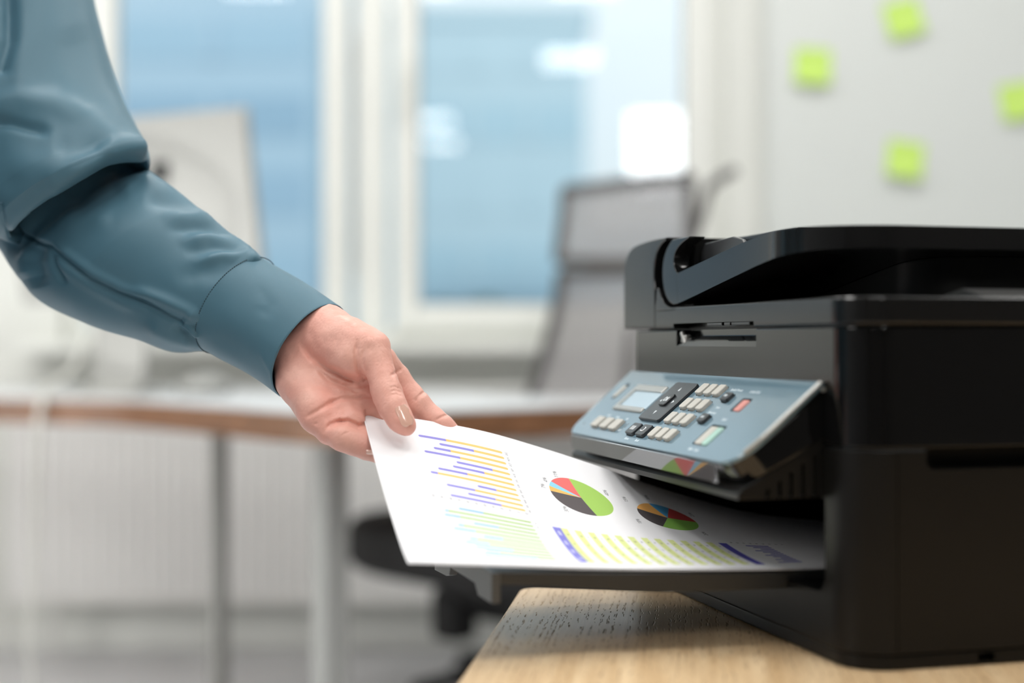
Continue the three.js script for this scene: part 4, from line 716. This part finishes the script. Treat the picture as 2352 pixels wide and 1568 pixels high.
// nails
{
  const nailM = std(lin(0.74, 0.44, 0.35), 0.12, { clearcoat: 0.6, clearcoatRoughness: 0.05 });
  const nail = (tip, dir, face, len, wid) => { // curved plate: dir to the fingertip, face out of the nail
    const d = dir.clone().normalize(), f = face.clone().addScaledVector(d, -face.dot(d)).normalize(), s = new THREE.Vector3().crossVectors(d, f);
    const pt = (u, v, lift) => { const a = (v - 0.5) * 2, e = u > 0.75 ? Math.sqrt(Math.max(0, 1 - ((u - 0.75) / 0.25) ** 2 * 0.75)) : u < 0.2 ? 0.8 + u : 1; return tip.clone().addScaledVector(d, (u - 1) * len).addScaledVector(s, a * wid / 2 * e).addScaledVector(f, -0.32 * a * a * wid * 0.62 - 0.0012 * (u - 0.3) ** 2 + lift); };
    return merge([gridGeo(24, 16, (u, v) => pt(u, v, 0)), gridGeo(24, 16, (u, v) => pt(u, 1 - v, -0.0005)), gridGeo(24, 1, (u, v) => pt(u, 0, v ? 0 : -0.0005)), gridGeo(24, 1, (u, v) => pt(u, 1, v ? -0.0005 : 0)), gridGeo(1, 16, (u, v) => pt(1, v, u ? -0.0005 : 0))]);
  };
  const tp = hx(1192, 1140, 1.1122), td = hx(1262, 1252, 1.1095).sub(hx(1130, 1030, 1.1165)).normalize(), tn = V(0.857 * 0.62, 0.515 * 0.62, 0.78); tn.addScaledVector(td, -tn.dot(td)).normalize();
  const o = obj('nail', nail(tp.clone().addScaledVector(tn, 0.0098).addScaledVector(td, 0.0098), td.clone().addScaledVector(tn, -0.17).normalize(), tn, 0.0172, 0.0122), nailM, person); o.userData.label = 'short natural thumb nail';
  const t2 = hx(1010, 1436, 1.1085), b2 = hx(930, 1430, 1.1085);
  obj('nail', nail(t2, t2.clone().sub(b2), V(0.1, -0.95, 0.3), 0.010, 0.009), nailM, person);
}

// --- blouse: loose satin; the left sleeve is lofted through measured outlines, folds are real relief
const clothWeave = (() => { const t = dataTex(64, 64, (i, j) => { const v = 128 + 60 * Math.sin((i + j) / 64 * Math.PI * 2 * 8) + 20 * Math.sin((i - j) / 64 * Math.PI * 2 * 8); return [v, v, v]; }); t.repeat.set(90, 90); return t; })();
const blouseM = new THREE.MeshPhysicalMaterial({ color: lin(0.077, 0.172, 0.230), roughness: 0.48, specularIntensity: 0.7, sheen: 0.28, sheenColor: lin(0.55, 0.75, 0.85), sheenRoughness: 0.35, side: THREE.DoubleSide, bumpMap: clothWeave, bumpScale: 0.00004 });
const threadM = std(lin(0.03, 0.065, 0.085), 0.7);
const pxOf = (v) => [1176 + FOCAL * v.x / -v.z, 784 - FOCAL * (v.y - EYE) / -v.z];
function distPoly(x, y, pts) { let best = 1e9, s = 0; for (let i = 1; i < pts.length; i++) { const [ax, ay] = pts[i - 1], dx = pts[i][0] - ax, dy = pts[i][1] - ay, t = clamp(((x - ax) * dx + (y - ay) * dy) / (dx * dx + dy * dy), 0, 1), d = Math.hypot(x - ax - dx * t, y - ay - dy * t); if (d < best) { best = d; s = (i - 1 + t) / (pts.length - 1); } } return [best, s]; }
// sections: [upper px, upper py, lower px, lower py, depth, squash]
function sleeve(sections, nu, nv, folds, tilt, deep = 0.82) {
  const U = sections.map((s) => at(s[0], s[1], s[4])), L = sections.map((s) => at(s[2], s[3], s[4])), sq = sections.map((s) => s[5] ?? deep);
  const cU = new THREE.CatmullRomCurve3(U, false, 'centripetal'), cL = new THREE.CatmullRomCurve3(L, false, 'centripetal'), n = sections.length - 1;
  const back0 = U[0].clone().add(L[0]).sub(U[n]).sub(L[n]).setZ(0);
  const P = (u, v) => {
    const a = cU.getPoint(u), b = cL.getPoint(u), c = a.clone().add(b).multiplyScalar(0.5), e1 = a.clone().sub(b).multiplyScalar(0.5);
    // second half-axis: out of the arm's plane, leaning back up the sleeve because the arm reaches forward
    const back = V(-e1.y, e1.x, 0).normalize(); if (back.dot(back0) < 0) back.negate();
    const e2 = V(0, 0, Math.cos(tilt)).addScaledVector(back, Math.sin(tilt));
    const k = u * n, i = Math.min(n - 1, Math.floor(k)), s = lerp(sq[i], sq[i + 1], k - i), th = v * Math.PI * 2;
    return { p: c.clone().addScaledVector(e1, Math.cos(th)).addScaledVector(e2, Math.sin(th) * e1.length() * s), th, c };
  };
  const g = gridGeo(nu, nv, (u, v) => P(u, v).p, (u, v) => [v * 0.3, u * 0.3]);
  const pos = g.attributes.position, nrm = g.attributes.normal, q = V(0, 0, 0);
  for (let i = 0; i <= nu; i++) { const a = i * (nv + 1), b = a + nv; for (const k of [0, 1, 2]) { const m = (nrm.array[a * 3 + k] + nrm.array[b * 3 + k]) / 2; nrm.array[a * 3 + k] = nrm.array[b * 3 + k] = m; } }
  const moved = new Float32Array(pos.array);
  for (let i = 0; i < pos.count; i++) {
    const u = Math.floor(i / (nv + 1)) / nu, v = (i % (nv + 1)) / nv, { c } = P(u, v); q.fromBufferAttribute(pos, i); const out = V(nrm.getX(i), nrm.getY(i), nrm.getZ(i)); if (out.dot(q.clone().sub(c)) < 0) out.negate();
    const face = smooth((Math.sin(v * Math.PI * 2) + 0.15) / 0.5), [px, py] = pxOf(q); let d = 0;
    if (face > 0) for (const f of folds) { const [r, s] = distPoly(px, py, f.pts); const endw = f.open ? 1 : Math.min(1, 5 * Math.min(s, 1 - s) + 0.0); let side = 1; d += face * f.amp * Math.exp(-((r / f.w) ** 2)) * endw * side; }
    d += 0.0016 * noise(q.x * 20 + 3, q.y * 20, q.z * 20);
    moved[i * 3] = q.x + out.x * d; moved[i * 3 + 1] = q.y + out.y * d; moved[i * 3 + 2] = q.z + out.z * d;
  }
  pos.array.set(moved); g.computeVertexNormals();
  for (let i = 0; i <= nu; i++) { const a = i * (nv + 1), b = a + nv; for (const k of [0, 1, 2]) { const m = (nrm.array[a * 3 + k] + nrm.array[b * 3 + k]) / 2; g.attributes.normal.array[a * 3 + k] = g.attributes.normal.array[b * 3 + k] = (g.attributes.normal.array[a * 3 + k] + g.attributes.normal.array[b * 3 + k]) / 2; void m; } }
  g.userData = { P };
  return g;
}
{
  // torso and right sleeve of the blouse, trousers, shoes, hair, eyes: out of frame, kept simple but whole
  const torso = union([capsule(BODY.neck.clone().add(V(0, -0.04, 0)), BODY.chest, 0.085, 0.125), capsule(BODY.chest, BODY.pelvis, 0.128, 0.15), capsule(BODY.pelvis.clone().add(V(0.0, 0.02, 0.075)), BODY.pelvis.clone().add(V(0.0, 0.02, -0.075)), 0.142, 0.142), capsule(BODY.chest.clone().add(V(0.035, 0.03, 0.06)), BODY.chest.clone().add(V(0.035, 0.03, -0.06)), 0.09, 0.09), capsule(BODY.neck.clone().add(V(0, -0.04, 0)), BODY.shR, 0.07, 0.075), capsule(BODY.neck.clone().add(V(0, -0.04, 0)), BODY.shL.clone().add(V(-0.01, 0.0, 0.02)), 0.07, 0.07), capsule(BODY.shR, BODY.elR, 0.075, 0.062), capsule(BODY.elR, BODY.wrR.clone().lerp(BODY.elR, 0.1), 0.062, 0.05)], 0.05);
  const open = capsule(BODY.neck, hp(0, 0, 0), 0.062, 0.07);
  const f = (x, y, z) => smax(smax(torso(x, y, z), -open(x, y, z), 0.01), 0.80 - y, 0.01) + 0.002 * noise(x * 22, y * 9, z * 22);
  const [lo, hi] = box3([BODY.shL, BODY.neck, BODY.elR, BODY.wrR, BODY.pelvis], 0.16);
  const blouse = obj('blouse', surface(f, lo, hi, 0.011, 0.005), blouseM, person); blouse.userData.label = 'blue-grey satin blouse';

  // left sleeve: forearm, cuff, and the upper sleeve whose folds hang over the elbow
  const fore = [[215, 300, -70, 470, 1.330, 0.5], [290, 340, -15, 545, 1.315, 0.5], [345, 390, 42, 632, 1.292, 0.60], [402, 441, 98, 695, 1.268, 0.72], [470, 493, 190, 738, 1.248], [540, 546, 300, 772, 1.234], [585, 577, 385, 803, 1.222, 0.84], [606, 592, 440, 803, 1.214, 0.85], [614, 598, 473, 806, 1.209, 0.86], [622, 612, 492, 806, 1.2065, 0.84]];
  const foldsF = [
    { pts: [[30, 560], [70, 520], [120, 474], [190, 418], [260, 376], [320, 372]], w: 24, amp: -0.008, open: true },
    { pts: [[300, 395], [360, 425], [430, 470], [490, 520]], w: 17, amp: 0.0042 }, { pts: [[370, 498], [440, 498], [510, 520], [580, 570]], w: 15, amp: 0.0040 }, { pts: [[410, 556], [480, 548], [545, 562], [603, 596]], w: 13, amp: 0.0044 }, { pts: [[440, 606], [510, 590], [565, 590], [606, 600]], w: 11, amp: 0.0040 },
    { pts: [[380, 528], [450, 524], [520, 544], [575, 580]], w: 11, amp: -0.0022 }, { pts: [[420, 582], [490, 570], [560, 580]], w: 11, amp: -0.0018 }, { pts: [[330, 455], [400, 468], [470, 500]], w: 14, amp: -0.0030 }, { pts: [[400, 640], [460, 625], [530, 625], [570, 640]], w: 24, amp: -0.0028 },
    { pts: [[20, 520], [60, 545], [112, 562], [150, 595], [205, 640], [270, 672], [330, 692], [390, 728], [440, 748], [470, 765]], w: 5, amp: -0.0036, open: true }, { pts: [[118, 556], [160, 588], [212, 628], [280, 662], [340, 680]], w: 11, amp: 0.0026 }, { pts: [[112, 580], [160, 622], [215, 662], [280, 694], [340, 716]], w: 15, amp: 0.0024 },
    { pts: [[116, 575], [130, 615], [152, 655]], w: 7, amp: -0.0036 }, { pts: [[300, 660], [370, 686], [430, 712], [464, 738]], w: 13, amp: 0.0046 }, { pts: [[395, 745], [440, 775], [465, 795]], w: 9, amp: -0.0044 }, { pts: [[415, 735], [440, 752], [462, 778]], w: 8, amp: 0.0040 },
    { pts: [[330, 745], [400, 775], [455, 790]], w: 18, amp: 0.0030 }, { pts: [[92, 550], [78, 600], [92, 660]], w: 20, amp: -0.0060 }, { pts: [[60, 560], [50, 600], [60, 640]], w: 16, amp: 0.0030 }, { pts: [[150, 470], [220, 440], [290, 420]], w: 36, amp: -0.004 }, { pts: [[130, 520], [190, 500], [260, 500]], w: 26, amp: 0.0022 },
  ];
  const s1 = obj('forearm_sleeve', sleeve(fore, 220, 220, foldsF, 0.42), blouseM, blouse);
  const cuff = [[613.5, 596, 472, 806, 1.2088, 0.88], [650, 616, 510, 827, 1.2035, 0.89], [700, 645, 558, 853, 1.1965, 0.90], [745, 674, 606, 882, 1.189, 0.90], [779, 699, 646, 911, 1.1825, 0.90]];
  const foldsC = [{ pts: [[500, 700], [560, 740], [640, 800], [668, 830]], w: 40, amp: 0.0016 }, { pts: [[480, 770], [540, 800], [600, 850]], w: 22, amp: -0.0012 }, { pts: [[600, 800], [625, 850], [636, 890]], w: 7, amp: 0.0010 }, { pts: [[590, 650], [620, 700], [600, 730]], w: 16, amp: -0.0008 }];
  const gc = sleeve(cuff, 60, 160, foldsC, 0.45);
  const inner = sleeve(cuff.map((c, i) => { const m = [(c[0] + c[2]) / 2, (c[1] + c[3]) / 2], k = i === 4 ? 0.972 : 0.955; return [m[0] + (c[0] - m[0]) * k, m[1] + (c[1] - m[1]) * k, m[0] + (c[2] - m[0]) * k, m[1] + (c[3] - m[1]) * k, c[4], c[5]]; }), 30, 160, [], 0.45);
  // rim joining outside and lining
  const rim = (() => { const A = gc.attributes.position, B = inner.attributes.position, nv = 160, ra = 60 * 161, rb = 30 * 161; return gridGeo(4, nv, (u, v) => { const j = Math.round(v * nv), a = V(0, 0, 0).fromBufferAttribute(A, ra + j), b = V(0, 0, 0).fromBufferAttribute(B, rb + j), q = a.clone().lerp(b, u), c = at(712, 805, 1.189); const out = at(760, 830, 1.18).sub(at(712, 805, 1.189)).normalize(); void c; return q.addScaledVector(out, Math.sin(u * Math.PI) * 0.0012); }); })();
  const cf = obj('cuff', merge([gc, inner, rim].map((g) => { const o = g.clone(); return o; })), blouseM, blouse); cf.userData.label = 'wide plain shirt cuff';
  // stitched seam where the cuff begins
  const st = []; { const { P } = gc.userData; for (let k = 0; k < 130; k++) { const v0 = k / 130, v1 = (k + 0.62) / 130, push = (v) => { const q = P(0.012, v); return q.p.add(q.p.clone().sub(q.c).normalize().multiplyScalar(0.0005)); }; st.push(bar(push(v0), push(v1), 0.00042, 6)); } }
  const stitch = obj('stitching', merge(st), threadM, blouse); stitch.userData.kind = 'stuff'; stitch.userData.label = 'row of stitches along the cuff';
  const upper = [[190, -260, -260, -160, 1.372, 0.85], [200, -120, -250, 0, 1.358, 0.86], [213, 0, -235, 150, 1.340, 0.88], [238, 110, -205, 290, 1.322, 0.9], [272, 205, -150, 400, 1.303, 0.92], [306, 275, -90, 480, 1.285, 0.98], [327, 315, -45, 522, 1.272, 1.04], [336, 345, 2, 548, 1.262, 1.06], [336, 366, 28, 556, 1.262, 0.98], [322, 366, 48, 538, 1.266, 0.80], [285, 335, 40, 490, 1.275, 0.6], [240, 300, 20, 450, 1.285, 0.5]];
  const foldsU = [
    { pts: [[-60, 255], [40, 228], [130, 238], [200, 268], [260, 312], [330, 345]], w: 30, amp: 0.0060, open: true }, { pts: [[-40, 282], [20, 280], [70, 292], [120, 300]], w: 13, amp: -0.0045 },
    { pts: [[120, 330], [180, 330], [250, 335]], w: 26, amp: -0.0030 }, { pts: [[20, 330], [120, 335], [200, 350], [260, 350]], w: 30, amp: -0.0020 },
    { pts: [[0, 150], [18, 90], [20, 20], [14, -60]], w: 17, amp: -0.0085, open: true }, { pts: [[50, 180], [62, 90], [66, 0]], w: 26, amp: 0.0030, open: true }, { pts: [[160, 60], [190, 170], [250, 260]], w: 40, amp: -0.002 },
    { pts: [[40, 520], [100, 452], [170, 395], [240, 352], [310, 340]], w: 20, amp: 0.0060, open: true }, { pts: [[0, 470], [10, 510], [24, 540]], w: 4, amp: -0.002, open: true }, { pts: [[-10, 420], [60, 430], [120, 420]], w: 30, amp: -0.002 },
  ];
  obj('upper_sleeve', sleeve(upper, 240, 220, foldsU, 0.05), blouseM, blouse);
  void s1;
  const tf = union([capsule(BODY.pelvis.clone().add(V(0, 0.0, 0.075)), BODY.pelvis.clone().add(V(0, 0.0, -0.075)), 0.130, 0.130), ...feet.flatMap(([a, b, c]) => [capsule(a, b, 0.1, 0.075), capsule(b, c.clone().add(V(0, 0.02, 0)), 0.075, 0.06)])], 0.04);
  const [tl, th] = box3([...feet.flat(), BODY.pelvis], 0.15);
  obj('trousers', surface((x, y, z) => smax(tf(x, y, z), Math.max(y - 0.95, 0.07 - y), 0.01), tl, th, 0.012, 0.005), std(lin(0.02, 0.022, 0.028), 0.8), person);
  for (const [, , c] of feet) { const sf = union([capsule(c.clone().setY(0.045), V(c.x + 0.15, 0.033, c.z), 0.043, 0.03), capsule(c.clone().setY(0.035).add(V(-0.03, 0, 0)), c.clone().setY(0.05), 0.033, 0.04)], 0.03), [sl, sh] = box3([c.clone().setY(0.05), V(c.x + 0.15, 0.05, c.z)], 0.08); obj('shoe', surface((x, y, z) => smax(sf(x, y, z), -y + 0.001, 0.004), sl, sh, 0.006, 0.003), M.black, person); }
  const hair = (() => { const a = ellipsoid(hp(-0.025, 0.04, 0), [0.1, 0.1, 0.089], headQ), b = capsule(hp(-0.07, -0.02, 0.0), hp(-0.085, -0.2, 0), 0.06, 0.04), cutF = ellipsoid(hp(0.085, -0.045, 0), [0.085, 0.115, 0.075], headQ); const fld = (x, y, z) => smax(smin(a(x, y, z), b(x, y, z), 0.04), -cutF(x, y, z), 0.012) + 0.0018 * noise(x * 90, y * 14, z * 90); const [l, h] = box3([HEAD, hp(-0.085, -0.2, 0)], 0.14); return surface(fld, l, h, 0.006, 0.002); })();
  obj('hair', hair, std(lin(0.05, 0.028, 0.016), 0.5), person);
  for (const s of [-1, 1]) obj('eye', new THREE.SphereGeometry(0.0118, 20, 14).translate(...hp(0.074, 0.012, 0.03 * s).toArray()), std(lin(0.7, 0.7, 0.7), 0.2), person);
}

renderer.render(scene, camera);
